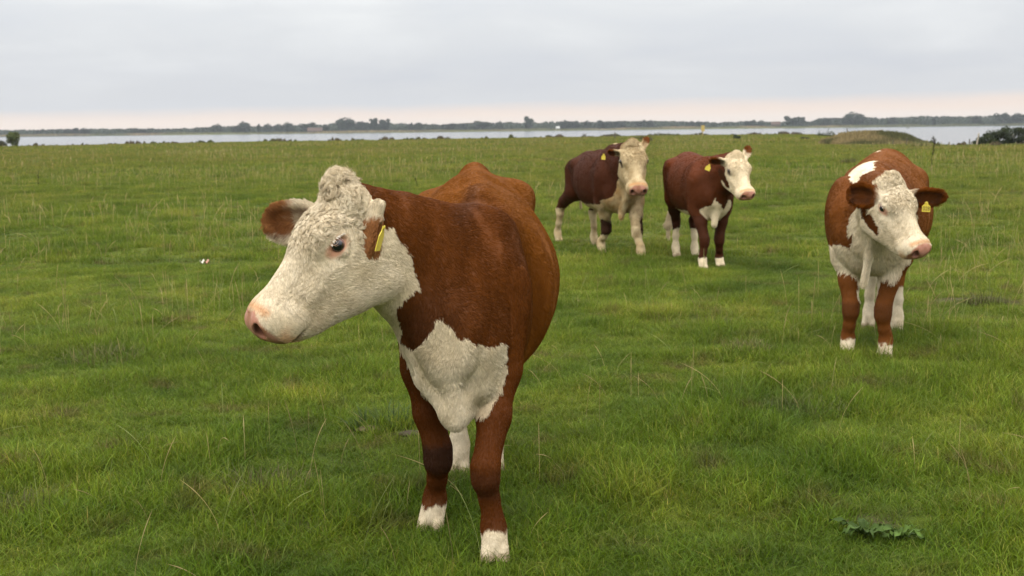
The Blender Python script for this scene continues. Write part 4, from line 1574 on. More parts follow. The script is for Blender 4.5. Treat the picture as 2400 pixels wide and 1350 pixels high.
def build_shore():
    # green shrub at the left edge
    Y = 157.0
    bush('shore_shrub', (at(31, Y), Y, -0.05), [(0, 0, 1.35, 0.85, 0.8, 0.62), (-0.35, 0.1, 0.95, 0.6, 0.5, 0.5), (0.4, 0, 1.3, 0.55, 0.5, 0.6), (0.25, 0, 0.6, 0.5, 0.5, 0.6), (-0.15, 0, 1.7, 0.45, 0.4, 0.4), (0.5, 0, 1.75, 0.4, 0.4, 0.35)],
         1500, 0.20, (0.085, 0.105, 0.030), 'lone green shrub on the near shore at the left edge', 'shrub', 3, stems=6, h=1.6)
    bush('low_bush', (at(-6, 150), 150, -0.05), [(0, 0, 0.5, 1.2, 0.8, 0.55), (-0.9, 0, 0.7, 0.9, 0.7, 0.6)], 2200, 0.16, (0.040, 0.040, 0.020), 'low dark bush cut off by the left edge of the picture', 'bush', 4)
    # dark willow bush on the right
    Y = 97.0
    bl = []
    rr = random.Random(8)
    for i in range(52):
        bx = -1.75 + 5.6 * ((i % 26) + rr.random()) / 26
        hh = 0.42 + 1.05 * min(1, (bx + 1.9) / 2.3) ** 0.7
        bl.append((bx, rr.uniform(-0.8, 0.8), hh * (rr.uniform(0.15, 0.5) if i < 26 else rr.uniform(0.55, 0.82)), rr.uniform(0.32, 0.5), 0.5, rr.uniform(0.22, 0.32)))
    for i in range(30):
        bl.append((-1.85 + 5.7 * (i + rr.random()) / 30, rr.uniform(-0.6, 0.8), 0.16, 0.30, 0.4, 0.24))
    bush('willow_bush', (at(2345, Y), Y, -0.05), bl, 12000, 0.12, (0.034, 0.044, 0.018), 'large dark willow bush by the water at the right edge', 'bush', 9, stems=14, h=1.3)
    # bank of reeds and rough grass right of centre
    n = 15000
    X = at(2095, 100) + rng.uniform(-4.6, 3.7, n)
    Yb = 101 + rng.uniform(-2.2, 5.5, n)
    u = (X - at(2095, 100))
    prof = np.interp(u, [-5, -4.2, -3.4, -2.6, 0.6, 1.7, 2.6, 3.3, 3.8], [0.25, 0.55, 0.75, 1.0, 1.05, 0.85, 0.55, 0.3, 0.1]) * (1 + 0.10 * vnoise(np.stack([X, Yb], 1), 1.4, 3))
    depth = np.clip((Yb - 98.8) / 3.5, 0.25, 1)
    hh = prof * depth * rng.uniform(0.35, 1.15, n)
    z = ground_h(X, Yb)
    w = rng.uniform(0.015, 0.08, n)
    lean = rng.normal(0, 0.14, (n, 2)) * hh[:, None]
    b0 = np.stack([X - w, Yb, z - 0.05], 1); b1 = np.stack([X + w, Yb + rng.uniform(-.02, .02, n), z - 0.05], 1)
    t1 = np.stack([X + w * .5 + lean[:, 0], Yb + lean[:, 1], z + hh], 1); t0 = np.stack([X - w * .5 + lean[:, 0], Yb + lean[:, 1], z + hh * .98], 1)
    V = np.stack([b0, b1, t1, t0], 1).reshape(-1, 3)
    pale = np.clip(0.75 + 1.1 * vnoise(np.stack([X, Yb], 1), 0.55, 9) - 0.9 * np.maximum(u - 0.4, 0) / 3 - 0.35 * (hh / prof > 0.9), 0, 1)
    cc = mixc(np.tile(np.array([0.085, 0.085, 0.032]), (n, 1)), np.array([0.24, 0.185, 0.085]), pale) * rng.uniform(0.65, 1.3, (n, 1))
    o = mesh_obj('reed_bank', V, np.arange(4 * n).reshape(n, 4), M['straw'], cols=np.repeat(cc, 4, 0))
    tag(o, kind='stuff')
    # dark fringe of weeds at the water's edge
    n = 9000
    th = rng.uniform(-0.50, 0.50, n)
    rho = np.interp(th, SHORE_T, SHORE_R) - rng.uniform(0.3, 5.0, n)
    X = rho * np.sin(th); Yb = rho * np.cos(th)
    k = np.clip(vnoise(np.stack([th * 300, 0 * th], 1), 0.5, 21) + 0.6 * vnoise(np.stack([th * 300, 0 * th], 1), 2.0, 23), -0.2, 1.2)
    hh = np.where(rng.random(n) < 0.35 + k, 0.16 + 0.42 * np.maximum(k, 0), 0.10) * rng.uniform(0.5, 1.1, n) * np.clip(rho / 180, 0.5, 1.2)
    z = ground_h(X, Yb)
    w = rng.uniform(0.03, 0.11, n)
    lean = rng.normal(0, 0.2, n) * hh
    V = np.stack([np.stack([X - w, Yb, z - .05], 1), np.stack([X + w, Yb, z - .05], 1), np.stack([X + w * .6 + lean, Yb, z + hh], 1), np.stack([X - w * .6 + lean, Yb, z + hh * .8], 1)], 1).reshape(-1, 3)
    cc = mixc(np.tile(np.array([0.075, 0.085, 0.028]), (n, 1)), np.array([0.105, 0.080, 0.050]), np.clip(0.5 + vnoise(np.stack([th * 200, 0 * th], 1), 0.4, 27), 0, 1)) * rng.uniform(0.6, 1.3, (n, 1))
    o = mesh_obj('shore_weeds', V, np.arange(4 * n).reshape(n, 4), M['leaf'], cols=np.repeat(cc, 4, 0))
    tag(o, kind='stuff')
    # fence posts
    post(1441, 190, 0.95, 0.09, 'dark post on the shore line above the bull')
    post(1920, 200, 0.95, 0.05, 'thin post against the water left of the reed bank')
    post(1985, 150, 1.15, 0.06, 'dark post at the pale left end of the reed bank')
    post(2093, 96, 0.42, 0.05, 'short dark stump of a post below the middle of the reed bank')
    post(2125, 92, 0.62, 0.045, 'dark post before the right half of the reed bank')
    post(2224, 97, 0.36, 0.05, 'short post stump at the water right of the tall dead stalk')
    post(2272, 92, 0.50, 0.045, 'dark post between the open water and the willow bush')
    post(2289, 91, 0.95, 0.05, 'pale leaning post at the left end of the willow bush', 0.14, 'palepost')
    post(2371, 103, 2.0, 0.05, 'pale pole sticking out above the willow bush', 0.05, 'palepost')
    # leaning twig on the shore
    stalk_plant(1938, 150, 1.2, 'leaning dead twig on the shore left of the reed bank', 0.18, 3, (0.045, 0.04, 0.03), 'dead_twig', 5, 0.03)
    stalk_plant(2182, 41, 1.10, 'tall dark dead stalk rising right of the cow with the white shoulder patch', 0.10, 7, (0.040, 0.032, 0.018), 'dead_stalk', 6, 0.012)
    stalk_plant(979, 33, 0.34, 'small bent dark weed in the grass left of the front cow hump', -0.35, 4, (0.030, 0.032, 0.012), 'bent_weed', 7, 0.012)
    stalk_plant(90, 38, 0.42, 'dark weed stalk standing alone in the far left of the meadow', 0.05, 4, (0.05, 0.042, 0.02), 'dead_stalk', 8, 0.012)
    # small bushes and rough clumps on the meadow
    spec = [(1727, 150, 0.75, 1.0, 'dark bushy clump on the shore above the dark red cow', (0.042, 0.055, 0.020)),
            (1937, 165, 0.9, 2.2, 'low dark clump at the foot of the leaning twig', (0.045, 0.058, 0.022)),
            (1508, 125, 0.95, 1.7, 'twiggy olive clump right behind the ears of the bull', (0.085, 0.080, 0.032)),
            (1888, 140, 0.35, 0.9, 'small dark clump on the meadow edge left of the leaning twig', (0.05, 0.05, 0.025))]
    for i, (px, Y, h, w, lab, base) in enumerate(spec):
        x = at(px, Y)
        rr = random.Random(i)
        bl = [(rr.uniform(-w, w) * .4, rr.uniform(-w, w) * .3, h * rr.uniform(.25, .72), w * .28, w * .25, h * .26) for _ in range(7)]
        bush('bush_clump', (x, Y, gz(x, Y)), bl, 700, 0.11, base, lab, 'bush', 40 + i)
    ts = [(1286, 60, 0.36, 0.85, 'brown rough tussock in the meadow left of the bull', (0.115, 0.095, 0.040)),
          (1990, 50, 0.50, 0.75, 'brown twiggy tussock behind the right hand cow', (0.11, 0.085, 0.042)),
          (2160, 88, 0.75, 1.6, 'pale rough tussock in front of the reed bank', (0.17, 0.15, 0.065)),
          (1308, 21, 0.22, 0.35, 'dry tussock beside the rear leg of the bull', (0.13, 0.115, 0.045)),
          (1665, 9.6, 0.17, 0.40, 'brown tinted tussock in the grass below the dark red cow', (0.115, 0.10, 0.034)),
          (1545, 9.9, 0.15, 0.42, 'reddish brown tussock below the feet of the bull', (0.125, 0.095, 0.040)),
          (1750, 8.3, 0.20, 0.36, 'straw coloured tussock between the dark red cow and the right hand cow', (0.20, 0.16, 0.075)),
          (620, 5.2, 0.19, 0.46, 'dry brown grass tussock left of the front cow legs', (0.125, 0.105, 0.040)),
          (60, 4.95, 0.17, 0.45, 'brown tussock at the lower left edge of the meadow', (0.09, 0.078, 0.032)),
          (900, 6.35, 0.22, 0.40, 'lush dark green tussock by the bare earth left of the front cow', (0.045, 0.075, 0.020)),
          (240, 8.4, 0.20, 0.62, 'flattened pale tussock in the middle left of the meadow', (0.15, 0.125, 0.055)),
          (1890, 6.6, 0.16, 0.5, 'olive tussock in front of the right hand cow', (0.085, 0.090, 0.030)),
          (2310, 10.5, 0.22, 0.42, 'brown tussock at the right edge beside the right hand cow', (0.10, 0.09, 0.035))]
    for i, a in enumerate(ts):
        tussock(a[0], a[1], a[2], a[3], a[4], a[5], 70 + i, 'rough tussocks on the meadow')
    # yellow marker pole near the shore
    Y = 215.0; x = at(1647, Y)
    r = empty('marker_pole', (x, Y, -0.4))
    tag(r, 'yellow marker pole with a board standing in the water by the shore', 'marker')
    V, F = trunk_mesh(2.3, 0.07, 0.07, limbs=0)
    mesh_obj('pole', V, F, M['yellow'], r)
    b = [(-.30, -.09, 1.25), (.30, -.09, 1.25), (.30, -.09, 2.3), (-.30, -.09, 2.3)]
    V = b + [(p[0], -.05 - .09 + .0, p[2]) for p in b]
    mesh_obj('board', V, [(3, 2, 1, 0), (4, 5, 6, 7), (0, 1, 5, 4), (1, 2, 6, 5), (2, 3, 7, 6), (3, 0, 4, 7)], M['yellow'], r)
    # buoy beacon far out on the lake
    Y = 720.0; x = at(2128, Y)
    r = empty('lake_beacon', (x, Y, WATER_Z))
    tag(r, 'small beacon buoy floating on the lake above the reed bank', 'buoy')
    V, F = trunk_mesh(3.0, 0.20, 0.10, limbs=0)
    mesh_obj('mast', V, F, M['steel'], r)
    V, F, k = [], [], 10
    for z, q in ((-.3, .9), (.35, 1.0), (.6, .5)):
        for i in range(k): V.append((math.cos(6.283 * i / k) * q, math.sin(6.283 * i / k) * q, z))
    for s_ in range(2):
        for i in range(k):
            j = (i + 1) % k
            F.append((s_ * k + i, s_ * k + j, s_ * k + k + j, s_ * k + k + i))
    F.append(tuple(range(2 * k, 3 * k)))
    mesh_obj('float', V, F, M['steel'], r)


def build_near_details():
    # bare earth with broad-leaved plants, lower right
    dock(1.36, 4.50, 15, 0.145, 'broad leaved plant spreading below the bare patch at lower right', 1, (0.048, 0.082, 0.016))
    dock(1.50, 4.46, 10, 0.11, 'small broad leaved plant right of the bare patch at lower right', 2, (0.052, 0.088, 0.016))
    # clods of pale mud
    for i, (px, Y, sc, lab) in enumerate(((866, 6.25, 0.060, 'flat clod of dried mud in the grass left of the front cow'), (960, 6.12, 0.05, 'dark crumb of earth beside the front cow leg'))):
        x = at(px, Y)
        V = []; F = []
        nu, nv = 18, 10
        rr = np.random.default_rng(i)
        for a in range(nv + 1):
            for b in range(nu):
                th = math.pi * a / nv; ph = 6.283 * b / nu
                V.append((math.sin(th) * math.cos(ph), math.sin(th) * math.sin(ph), math.cos(th)))
        V = np.array(V)
        V = V * (1 + 0.45 * fbm(V, 1.9, 3 + i, 3))[:, None] * np.array([1.3, 1.0, 0.30]) * sc
        for a in range(nv):
            for b in range(nu):
                F.append((a * nu + b, (a + 1) * nu + b, (a + 1) * nu + (b + 1) % nu, a * nu + (b + 1) % nu))
        o = mesh_obj('mud_clod', V, np.array(F), plain_mat('mud', ((0.085, 0.066, 0.034), (0.05, 0.038, 0.025))[i], 0.9, 0.1, 0.3, 40), smooth=True)
        o.location = (x, Y, gz(x, Y) + sc * 0.12)
        tag(o, lab, 'clod')
    # white and pinkish scrap in the grass
    x, Y = -3.62, 14.0
    r = empty('paper_scrap', (x, Y, gz(x, Y) + 0.08))
    tag(r, 'small crumpled white and pinkish scrap lying in the grass at left', 'litter')
    for nm, dx, col, sc in (('white_fold', -0.022, (0.60, 0.57, 0.48), 0.030), ('pink_fold', 0.03, (0.45, 0.25, 0.18), 0.030)):
        V = []; F = []
        n = 6
        for i in range(n + 1):
            for j in range(n + 1):
                u, v = i / n - .5, j / n - .5
                V.append((dx + u * sc * 1.9, v * sc * 1.6, 0.018 * math.sin(u * 7 + v * 4) + 0.014 * math.cos(v * 9) + 0.02))
        for i in range(n):
            for j in range(n):
                F.append((i * (n + 1) + j, (i + 1) * (n + 1) + j, (i + 1) * (n + 1) + j + 1, i * (n + 1) + j + 1))
        mesh_obj(nm, V, np.array(F), plain_mat(nm, col, 0.7, 0.2, 0.05), r, smooth=True)


def build_lake():
    s = 5200.0
    n = 24
    xs = np.linspace(-s, s, n); ys = np.linspace(40, s, n)
    X, Y = np.meshgrid(xs, ys, indexing='ij')
    V = np.stack([X, Y, 0 * X + WATER_Z], -1).reshape(-1, 3)
    i, j = np.meshgrid(np.arange(n - 1), np.arange(n - 1), indexing='ij')
    F = np.stack([i * n + j, (i + 1) * n + j, (i + 1) * n + j + 1, i * n + j + 1], -1).reshape(-1, 4)
    o = mesh_obj('lake', V, F, M['water'])
    tag(o, kind='structure')


def build_haze():
    a, y0, y1, z0, z1 = 2100.0, -700.0, 2600.0, -3.0, 26.0
    V = [(-a, y0, z0), (a, y0, z0), (a, y1, z0), (-a, y1, z0), (-a, y0, z1), (a, y0, z1), (a, y1, z1), (-a, y1, z1)]
    F = [(0, 3, 2, 1), (4, 5, 6, 7), (0, 1, 5, 4), (1, 2, 6, 5), (2, 3, 7, 6), (3, 0, 4, 7)]
    m = bpy.data.materials.new('haze')
    m.use_nodes = True
    t = m.node_tree
    t.nodes.clear()
    out = N(t, 'ShaderNodeOutputMaterial')
    v = N(t, 'ShaderNodeVolumePrincipled')
    v.inputs['Color'].default_value = (0.86, 0.92, 1.0, 1)
    v.inputs['Density'].default_value = 0.00011
    v.inputs['Anisotropy'].default_value = 0.2
    t.links.new(v.outputs[0], out.inputs['Volume'])
    o = mesh_obj('haze', V, F, m)
    tag(o, kind='stuff')


# ------------------------------------------------------------------ materials for the cows
def build_cow_mats():
    M['hair'] = attr_mat('hair', rough=0.62, spec=0.035)
    m, t, b, out = new_mat('skin')
    a = N(t, 'ShaderNodeAttribute', attribute_name='col')
    w = N(t, 'ShaderNodeAttribute', attribute_name='wet')
    t.links.new(a.outputs['Color'], b.inputs['Base Color'])
    mr = N(t, 'ShaderNodeMapRange')
    mr.inputs[3].default_value = 0.75
    mr.inputs[4].default_value = 0.30
    t.links.new(w.outputs['Fac'], mr.inputs[0])
    t.links.new(mr.outputs[0], b.inputs['Roughness'])
    b.inputs['Specular IOR Level'].default_value = 0.16
    tc = N(t, 'ShaderNodeTexCoord')
    nz = N(t, 'ShaderNodeTexNoise', i_Scale=160.0, i_Detail=3.0)
    t.links.new(tc.outputs['Object'], nz.inputs['Vector'])
    bp = N(t, 'ShaderNodeBump', i_Strength=0.35, i_Distance=0.004)
    t.links.new(nz.outputs[0], bp.inputs['Height'])
    t.links.new(bp.outputs[0], b.inputs['Normal'])
    M['skin'] = m
    m, t, b, out = new_mat('eye')
    a = N(t, 'ShaderNodeAttribute', attribute_name='col')
    t.links.new(a.outputs['Color'], b.inputs['Base Color'])
    b.inputs['Roughness'].default_value = 0.06
    b.inputs['Coat Weight'].default_value = 0.4
    b.inputs['Coat Roughness'].default_value = 0.03
    M['eye'] = m
    M['tag'] = plain_mat('yellow_plastic', (0.56, 0.44, 0.05), 0.4, 0.3, 0.06)
    M['ink'] = plain_mat('ink', (0.03, 0.025, 0.015), 0.6, 0.3, 0.1)


def std_profile(sx=1.0, dx=0.0, withers=1.33, rump=1.36, hw=0.35, bot=0.58, chest=0.20):
    P = [(-0.92, rump - 0.24, rump - 0.46, 0.05), (-0.85, rump - 0.13, rump - 0.55, 0.13), (-0.70, rump - 0.03, rump - 0.66, hw * .62),
         (-0.55, rump, bot + 0.12, hw * .75), (-0.35, rump - 0.025, bot + .04, hw * .90), (-0.15, withers + 0.01, bot, hw),
         (0.10, withers, bot - 0.01, hw * .93), (0.30, withers - 0.005, bot, hw * .76), (0.48, withers - 0.06, bot + .02, chest + .02),
         (0.62, withers - 0.20, bot + .08, chest - .02), (0.74, withers - 0.33, bot + .16, 0.10)]
    return [(x * sx + dx, a, b, h, 0.0) for x, a, b, h in P]


def leg_chain(front, foot, side, sh, k=0.88, knee_z=0.335, wy=0.165, knee_out=0.0, top=1.0):
    fx, fy, fz = foot
    if front:
        S = (sh, side * (wy - 0.02), 1.00 * top, 0.13 * k)
        E = (sh - 0.05 + 0.15 * (fx - sh), side * wy, 0.70 * top, 0.094 * k)
        kx = sh + 0.70 * (fx - sh) + 0.02
        ky = fy - side * 0.02 + knee_out
        return [S, E, ((E[0] + kx) / 2 + .01, (E[1] * .45 + ky * .55), 0.535 * top, 0.074 * k), (kx, ky, knee_z + 0.03 + fz * .5, 0.0600 * k), (kx, ky, knee_z - 0.02 + fz * .5, 0.0575 * k),
                (kx * .55 + fx * .45 - 0.015, ky * .5 + fy * .5, knee_z * .66 + fz * .6, 0.0415 * k), (fx - 0.035, fy, 0.175 + fz * .8, 0.0405 * k),
                (fx - 0.04, fy, 0.128 + fz * .9, 0.0500 * k), (fx - 0.015, fy, 0.085 + fz, 0.0435 * k), (fx, fy, 0.055 + fz, 0.040 * k)]
    Hh = (sh - 0.05, side * (wy - 0.01), 1.05 * top, 0.15 * k)
    St = (sh + 0.12 + 0.2 * (fx - sh), side * (wy + 0.02), 0.76 * top, 0.125 * k)
    hx = sh - 0.10 + 0.75 * (fx - sh)
    return [Hh, St, (hx + 0.10, side * wy * .6 + fy * .4, 0.60 + fz * .3, 0.082 * k), (hx - 0.005, fy - side * .01, 0.47 + fz * .5, 0.058 * k), (hx + 0.01, fy - side * .01, 0.41 + fz * .6, 0.050 * k),
            (hx * .5 + fx * .5 - 0.01, fy, 0.27 + fz * .7, 0.041 * k), (fx - 0.045, fy, 0.165 + fz * .8, 0.042 * k),
            (fx - 0.045, fy, 0.125 + fz * .9, 0.051 * k), (fx - 0.015, fy, 0.085 + fz, 0.044 * k), (fx, fy, 0.055 + fz, 0.040 * k)]


class Pose:
    """converts world points / directions into a cow's own frame"""
    def __init__(self, loc, head):
        self.loc = np.array([loc[0], loc[1], 0.0])
        h = unit([head[0], head[1]])
        self.A = np.array([[h[0], h[1], 0], [-h[1], h[0], 0], [0, 0, 1]])
        self.rz = math.atan2(h[1], h[0])

    def p(self, *v): return self.A @ (np.array(v, float) - self.loc)
    def d(self, *v): return self.A @ np.array(v, float)


def legs_mask(tg, names=('leg_fl', 'leg_fr', 'leg_hl', 'leg_hr')):
    return np.isin(tg, [TAGID[n] for n in names])


def paint_common(c, V, Nn, tg, Q):
    """head, muzzle, ears, hooves and hair lengths that all the cows share; returns col, wet, hair, white mask"""
    n = len(V)
    hd = (tg == TAGID['head']) | (tg == TAGID['muzzle'])
    ear = (tg == TAGID['ear_l']) | (tg == TAGID['ear_r'])
    nz1 = fbm(V, 7, 5, 3); nz2 = fbm(V, 30, 9, 2)
    rag = fbm(V, 42, 13, 2) * 0.016 + fbm(V, 14, 15, 2) * 0.014
    brown = c.get('brown', BROWN)
    col = np.tile(brown, (n, 1)) * (1 + 0.16 * nz1 + 0.07 * nz2)[:, None]
    wet = np.zeros(n)
    hair = np.tile(np.array([[0.015, 0.04, 1.0]]), (n, 1))
    lg = legs_mask(tg)
    hair[lg & (V[:, 2] < 0.75)] = (0.009, 0.0, 1.1)
    return col, wet, hair, rag, hd, ear, lg, nz1, nz2


def paint_head(c, V, Nn, tg, Q, col, wet, hair, hd, ear, nz1, nz2, rag):
    white = c.get('white', WHITE)
    dirt = np.clip(0.5 + 0.9 * fbm(V, 12, 91, 3), 0, 1)
    wcol = mixc(np.tile(white, (len(V), 1)), white * np.array(c.get('dirtc', (0.80, 0.74, 0.62))), dirt * c.get('dirt', 0.6))
    u, v, w = Q[:, 0], Q[:, 1], Q[:, 2]
    col[hd] = wcol[hd]
    hair[hd] = (0.015, 0.12, 1.9)
    tc_ = sstep(-(u + 0.03 * nz2), -0.27, -0.15) * sstep(w, -0.16, -0.09) * hd
    hair[:, 0] = np.where(hd, 0.015 + 0.021 * tc_, hair[:, 0])
    hair[:, 1] = np.where(hd, 0.12 + 0.68 * tc_, hair[:, 1])
    poll = hd & (u < 0.045) & (w > -0.09) & (np.abs(v) < 0.062)
    hair[poll] = (c.get('tuft', 0.060), 0.9, 3.2)
    cheek = hd & (u > 0.24) & (u < 0.40) & (w < -0.05)
    hair[cheek] = (0.019, 0.36, 1.8)
    # pink muzzle, orange-tan stain, dark nostril
    mz = sstep(u + 0.010 * nz2 - 0.45 * np.maximum(np.abs(v) - 0.048, 0) + 0.08 * (w + 0.10), 0.468, 0.482) * hd
    pk = mixc(np.tile(PINK, (len(V), 1)), np.array([0.27, 0.115, 0.060]), np.clip(0.42 + 1.3 * fbm(V, 30, 95, 3), 0, 1))
    col[:] = mixc(col, pk, mz)
    st = hd * sstep(u + 0.02 * nz2, 0.43, 0.475) * sstep(-w, 0.11, 0.15) * (1 - mz) * 0.6
    col[:] = mixc(col, np.array([0.50, 0.24, 0.09]), st)
    up = hd * np.exp(-((u - 0.452) / 0.016) ** 2) * sstep(w, -0.075, -0.05) * 0.7
    col[:] = mixc(col, np.array([0.52, 0.25, 0.10]), up)
    low = mz * sstep(-w, 0.125, 0.160) * 0.75
    col[:] = mixc(col, np.array([0.16, 0.085, 0.05]), low)
    wet[:] = np.maximum(wet, mz)
    hair[mz > 0.4, 2] = 0.0
    hair[(mz > 0.02) & (mz <= 0.4), 0] = 0.006
    mzn = hd & (u > 0.40)
    hair[mzn, 0] = np.minimum(hair[mzn, 0], 0.010); hair[mzn, 1] = 0.05
    for sd in (1, -1):
        d = np.sqrt(((u - 0.502) / 1.25) ** 2 + (v - sd * 0.054) ** 2 + (w + 0.086) ** 2)
        col[:] = mixc(col, np.array([0.06, 0.025, 0.02]), hd * (1 - sstep(d, 0.017, 0.029)) * 0.93)
        d = np.sqrt(((u - 0.147) / 1.45) ** 2 + ((v - sd * 0.120) / 1.2) ** 2 + ((w + 0.084) / 0.9) ** 2)
        col[:] = mixc(col, np.array(c.get('rim', (0.42, 0.19, 0.11))), hd * (1 - sstep(d + 0.004 * nz2, 0.024, c.get('rim_r', 0.042))) * 0.88)
        m = d < 0.034
        hair[m & hd, 2] = 0.0
        m = (d >= 0.034) & (d < 0.060) & hd
        hair[m, 0] = 0.010; hair[m, 1] = 0.05
    # mouth line
    ml = hd * (1 - sstep(np.abs(w + 0.190), 0.003, 0.008)) * sstep(u, 0.38, 0.42)
    col[:] = mixc(col, np.array([0.10, 0.06, 0.045]), ml * 0.45)
    return wcol


def paint_ear(c, V, tg, Q, col, hair, nm, wcol, brown_from=0.35, rim=0.5, tipdark=0.5, inner=(0.10, 0.035, 0.012), low_white=False):
    dirv, cup, L, W, base = c[nm]
    o, R = c['head']; hs = c.get('head_scale', 1.0)
    b0 = o + R @ (np.array(base) * hs)
    e1 = unit(dirv); e3 = np.asarray(cup, float); e3 = unit(e3 - e1 * (e1 @ e3)); e2 = np.cross(e3, e1)
    rel = V - b0
    t = rel @ e1 / L; s = np.abs(rel @ e2) / (W * 0.5); q = rel @ e3
    m = tg == TAGID[nm]
    br = np.tile(np.array(c.get('ear_brown', BROWN * np.array([1.5, 1.45, 1.2]))), (len(V), 1))
    k = sstep(t + 0.10 * fbm(V, 40, 7, 2), brown_from - 0.1, brown_from + 0.1)
    if low_white:                      # white hair along the lower edge of the ear
        sg = (rel @ e2) * np.sign(e2[2]) / (W * 0.5)
        k = k * sstep(sg + 0.2 * fbm(V, 35, 8, 2), -0.50, -0.22)
    cc = mixc(wcol, br, k)
    ins = sstep(q, -0.012, 0.004) * (1 - sstep(s, 0.45, 0.75)) * sstep(t, 0.15, 0.4) * (1 - sstep(t, 0.85, 0.95))
    cc = mixc(cc, np.array(inner), ins * tipdark)
    col[m] = cc[m]
    edge = m & (s > 0.62) & (W > 0.05)
    hair[m] = (0.022 if nm == 'ear_r' else c.get('ear_hair', 0.016), 0.05, 1.6)
    hair[edge] = (c.get('fringe', 0.030), 0.08, 3.0)
    return t, s, q, m


def white_socks(V, tg, col, wcol, rag, heights):
    for nm, z in heights.items():
        m = tg == TAGID['leg_' + nm]
        t = sstep(-(V[:, 2] + rag * 1.3), -z - 0.006, -z + 0.006) * m
        col[:] = mixc(col, wcol * 0.95, t)
    m = legs_mask(tg)
    mud = np.clip(0.15 + 1.3 * fbm(V, 22, 97, 3), 0, 1)
    col[:] = mixc(col, np.array([0.20, 0.15, 0.085]), m * (1 - sstep(V[:, 2], 0.06, 0.16)) * mud * 0.8)
    col[:] = mixc(col, np.array([0.26, 0.19, 0.12]), m * (1 - sstep(V[:, 2] + rag, 0.040, 0.060)) * 0.8)


def paint_front(c, V, Nn, tg, Q):
    col, wet, hair, rag, hd, ear, lg, nz1, nz2 = paint_common(c, V, Nn, tg, Q)
    n = len(V)
    # sun-bleached back half, deeper red-brown shoulders and neck, lower neck darkened partly by painted-in shade
    back = 1 - sstep(V[:, 0] + 0.1 * nz1, 0.05, 0.35)
    col[:] = mixc(col, col * np.array([1.80, 2.05, 1.8]), back)
    crest = np.exp(-((V[:, 1] - 0.03) / 0.035) ** 2) * sstep(V[:, 2], 1.22, 1.32) * (V[:, 0] > 0.0)
    col[:] = mixc(col, DARKB * 1.6, crest * 0.5)
    dn = np.exp(-(((V[:, 1] + 0.10) / 0.16) ** 2 + ((V[:, 2] - 0.90) / 0.15) ** 2)) * (V[:, 0] > 0.3)
    col[:] = mixc(col, DARKB * 1.6, dn * 0.55)
    wcol = paint_head(c, V, Nn, tg, Q, col, wet, hair, hd, ear, nz1, nz2, rag)
    py = V[:, 1] + rag; pz = V[:, 2] + rag * 0.8
    fx = V[:, 0] > 0.36
    neckp = [(-0.60, 1.36), (-0.33, 1.40), (-0.29, 1.36), (-0.244, 1.314), (-0.19, 1.258), (-0.153, 1.194), (-0.123, 1.123), (-0.107, 1.051), (-0.165, 1.012),
             (-0.189, 0.98), (-0.186, 0.916), (-0.195, 0.85), (-0.223, 0.82), (-0.8, 0.6)]
    nk = in_poly(py, pz, neckp) & fx & ~ear & ~hd
    chest = [(-0.055, 0.94), (-0.008, 0.914), (0.015, 0.873), (0.07, 0.848), (0.134, 0.82), (0.185, 0.815), (0.172, 0.734), (0.178, 0.685),
             (0.155, 0.62), (0.115, 0.55), (0.06, 0.545), (0.042, 0.46), (-0.03, 0.44), (-0.08, 0.54), (-0.10, 0.565), (-0.14, 0.585), (-0.173, 0.640),
             (-0.185, 0.705), (-0.20, 0.74), (-0.225, 0.77), (-0.235, 0.84), (-0.19, 0.832), (-0.145, 0.808), (-0.105, 0.85), (-0.072, 0.89)]
    ch = in_poly(py, pz, chest) & fx
    wm = nk | ch
    col[wm] = wcol[wm]
    yel = ch * np.clip(0.30 + 1.1 * fbm(V, 11, 37, 3), 0, 1) * 0.55
    col[:] = mixc(col, np.array([0.40, 0.315, 0.19]), yel)
    hair[nk] = (0.016, 0.08, 1.8)
    hair[ch] = (0.023, 0.12, 2.2)
    dl = tg == TAGID['dewlap']
    hair[dl & ch] = (0.022, 0.1, 1.3)
    hair[(V[:, 0] < 0.2) & ~lg] = (0.015, 0.22, 1.0)
    paint_ear(c, V, tg, Q, col, hair, 'ear_r', wcol, 0.58, tipdark=0.75, low_white=True)
    paint_ear(c, V, tg, Q, col, hair, 'ear_l', wcol, 0.10, tipdark=0.3)
    lowl = lg * (1 - sstep(V[:, 2], 0.55, 0.75))
    col[:] = mixc(col, col * np.array([0.80, 0.76, 0.72]), lowl)
    for nm, zz, kk in (('leg_fr', 0.325, 0.92), ('leg_fl', 0.30, 0.42)):
        m = tg == TAGID[nm]
        d = np.abs(V[:, 2] + rag - zz) / 0.062
        front = sstep(V[:, 0] - np.interp(zz, [0, 1], [0, 0]), 0.0, 0.01)
        col[:] = mixc(col, DARKB, m * (1 - sstep(d, 0.6, 1.15)) * kk)
    white_socks(V, tg, col, wcol, rag, dict(fl=0.118, fr=0.108, hl=0.40, hr=0.42))
    return col, wet, hair


